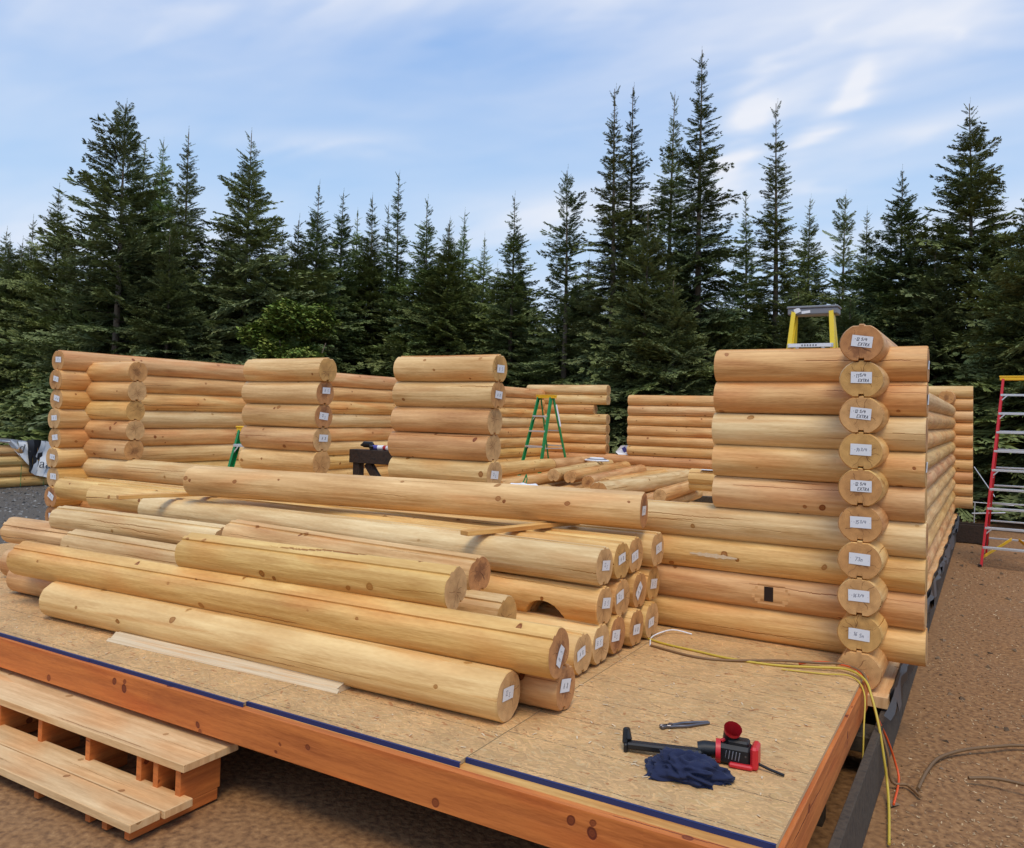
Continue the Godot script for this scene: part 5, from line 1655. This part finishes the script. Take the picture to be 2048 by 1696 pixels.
func build_lumber() -> void:
	# bundled timbers on the gravel at the left edge, a printed wrap thrown over them
	var g := "timbers of the bundle at the left"
	var ord := ["bottom", "second", "third", "top"]
	for i in 4:
		tag(log_at("bundled_log", self, Vector3(-21.86, GROUND + 0.168 + 0.27 * i, -8.5), Vector3(-21.86, GROUND + 0.168 + 0.27 * i, -14.7), i, [5, 1, 5, 1, 2][i], {"r": 0.15, "h": 0.134}), "timber in the bundle on the gravel at the left edge, %s of four" % ord[i], "timber", g)
	for z in [-9.6, -12.9]:
		tag(mesh("bearer", boxmesh(Vector3(0.5, 0.035, 0.12)), M.dark_beam, self, Vector3(-21.9, GROUND + 0.0165, z)), "dark bearer under the timber bundle, the %s one" % ("nearer" if z > -10 else "farther"), "bearer", "bearers under the bundle")
	var w := thing("lumber_wrap", "white printed wrap with a black band thrown over the timber bundle", "wrap", Vector3(-21.7, 0.0, -12.0))
	# outlines in (distance along -z from the origin, height)
	var drape := func(top: Array, hem: Array, x: float) -> ArrayMesh:
		var st := begin()
		var n := top.size()
		var rowsn := 7
		for i in n - 1:
			for j in rowsn:
				var c := []
				for k in [[0, 0], [1, 0], [1, 1], [0, 1]]:
					var a: Vector2 = top[i + k[0]]
					var b: Vector2 = hem[i + k[0]]
					var t: float = (j + k[1]) / float(rowsn)
					var p := a.lerp(b, t)
					c.append(Vector3(x + 0.06 * sin(p.x * 11.0 + t * 3.0) * (0.3 + t) + 0.03 * sin(t * 9.0 + i * 1.7), p.y, -p.x))
				st.set_smooth_group(1)
				for q in [c[0], c[2], c[1], c[0], c[3], c[2]]: st.add_vertex(q)
		# over the top to the back
		for i in n - 1:
			var a := Vector3(x, top[i].y, -top[i].x)
			var b := Vector3(x, top[i + 1].y, -top[i + 1].x)
			var d := Vector3(-0.34, -0.05, 0)
			for q in [a, b, b + d, a, b + d, a + d]: st.add_vertex(q)
		st.index()
		st.generate_normals()
		return st.commit()
	var wm: StandardMaterial3D = M.wrap.duplicate()
	wm.cull_mode = BaseMaterial3D.CULL_DISABLED
	var bm: StandardMaterial3D = M.black.duplicate()
	bm.albedo_color = Color8(40, 40, 44)
	bm.cull_mode = BaseMaterial3D.CULL_DISABLED
	mesh("white_flap", drape.call([Vector2(-1.6, 0.78), Vector2(-0.9, 0.76), Vector2(-0.48, 0.72), Vector2(-0.26, 0.69), Vector2(0.02, 0.66)], [Vector2(-1.6, 0.70), Vector2(-0.9, 0.66), Vector2(-0.48, 0.60), Vector2(-0.22, 0.26), Vector2(0.02, 0.02)], 0.0), wm, w)
	mesh("black_band", drape.call([Vector2(-0.06, 0.68), Vector2(0.1, 0.70), Vector2(0.25, 0.69), Vector2(0.36, 0.66)], [Vector2(0.0, -0.12), Vector2(0.1, -0.20), Vector2(0.22, -0.16), Vector2(0.36, 0.05)], 0.035), bm, w)
	mesh("white_flap", drape.call([Vector2(0.30, 0.67), Vector2(0.42, 0.66), Vector2(0.58, 0.58), Vector2(0.70, 0.46), Vector2(0.80, 0.28), Vector2(0.86, 0.1)], [Vector2(0.08, -0.16), Vector2(0.2, -0.24), Vector2(0.36, -0.28), Vector2(0.52, -0.33), Vector2(0.66, -0.36), Vector2(0.78, -0.38)], 0.06), wm, w)
	var tm := TextMesh.new()
	var f := SystemFont.new()
	f.font_names = PackedStringArray(["Droid Serif"])
	tm.font = f
	tm.text = "aagel"
	tm.font_size = 64
	tm.pixel_size = 0.0046
	tm.depth = 0.004
	tm.horizontal_alignment = HORIZONTAL_ALIGNMENT_LEFT
	var t := mesh("print", tm, surface(Color8(66, 66, 72), 0.6), w, Vector3(0.135, 0.06, -0.22))
	t.rotation = Vector3(0, PI * 0.5, 0)
	t.rotate_object_local(Vector3.BACK, -0.10)
	tm = tm.duplicate()
	tm.text = "d"
	tm.pixel_size = 0.004
	t = mesh("print", tm, surface(Color8(66, 66, 72), 0.6), w, Vector3(0.06, 0.50, 0.26))
	t.rotation = Vector3(0, PI * 0.5, -0.3)
	for z in [-11.85, -12.45]:
		var x := -21.715
		cord("green band round the timber bundle, %s" % ("left of the black wrap" if z > -12 else "below the white wrap"), "band", [Vector3(x, GROUND + 0.05, z), Vector3(x, -0.2, z), Vector3(x, 0.05, z)], 0.006, M.green, "binding_band")
	# things in the dark beyond the right wall
	var rack := thing("pipe_rack", "thin pale poles leaning in the dark beyond the right side wall", "poles", Vector3(-0.1, GROUND, -19.8))
	mesh("pole", tubemesh([Vector3(-0.22, 0.0, 0), Vector3(-0.2, 0.6, 0)], 0.012), M.alu, rack)
	mesh("pole", tubemesh([Vector3(0.16, 0.75, 0), Vector3(-0.22, 1.35, -0.1)], 0.012), M.alu, rack)
	mesh("pole", tubemesh([Vector3(-0.25, 0.38, 0.1), Vector3(0.35, 0.44, 0.1)], 0.016), M.alu, rack)
	mesh("pole", tubemesh([Vector3(-0.25, 0.62, 0.1), Vector3(0.5, 0.6, 0.1)], 0.009), M.alu, rack)
	var cr := thing("dark_crate", "dark crate on the ground behind the red stepladder", "crate", Vector3(-0.35, GROUND, -18.0))
	mesh("side", boxmesh(Vector3(0.62, 0.34, 0.04)), M.dark_beam, cr, Vector3(0, 0.17, 0.2))
	mesh("side", boxmesh(Vector3(0.62, 0.34, 0.04)), M.dark_beam, cr, Vector3(0, 0.17, -0.2))
	for s in [-1.0, 1.0]: mesh("end", boxmesh(Vector3(0.04, 0.33, 0.356)), M.dark_beam, cr, Vector3(s * 0.29, 0.167, 0))
	mesh("bottom", boxmesh(Vector3(0.53, 0.03, 0.356)), M.dark_beam, cr, Vector3(0, 0.02, 0))

const SUN := Vector3(0.28, 0.87, 0.40)      # towards the sun

func _ready() -> void:
	rng.seed = 20
	var cam := Camera3D.new()
	cam.name = "camera"
	cam.position = Vector3(0, 1.66, 0)
	cam.rotation_degrees = Vector3(2.138, 30.516, 1.3926)
	cam.projection = Camera3D.PROJECTION_FRUSTUM
	cam.near = 0.1
	cam.size = 0.1 * 1696.0 / 1629.1
	cam.frustum_offset = Vector2(0, -0.1 * 80.0 / 1629.1)
	cam.far = 900.0
	add_child(cam)
	cam.current = true
	var env := Environment.new()
	env.background_mode = Environment.BG_SKY
	var sky := Sky.new()
	sky.sky_material = make_sky()
	env.sky = sky
	env.tonemap_mode = Environment.TONE_MAPPER_LINEAR
	env.tonemap_exposure = 1.2
	env.sdfgi_enabled = true
	env.ssao_enabled = true
	env.ssil_enabled = true
	var we := WorldEnvironment.new()
	we.name = "world"
	we.environment = env
	add_child(we)
	var sun := DirectionalLight3D.new()
	sun.name = "sun"
	sun.light_energy = 0.5
	sun.light_color = Color(1.0, 0.92, 0.77)
	sun.light_angular_distance = 22.0
	sun.shadow_enabled = true
	add_child(sun)
	sun.look_at_from_position(SUN.normalized() * 10.0, Vector3.ZERO)
	make_materials()
	build_yard()
	plant()
	build_walls()
	build_deck()
	build_pile()
	build_inside()
	build_ladders()
	build_lumber()
	build_tools()
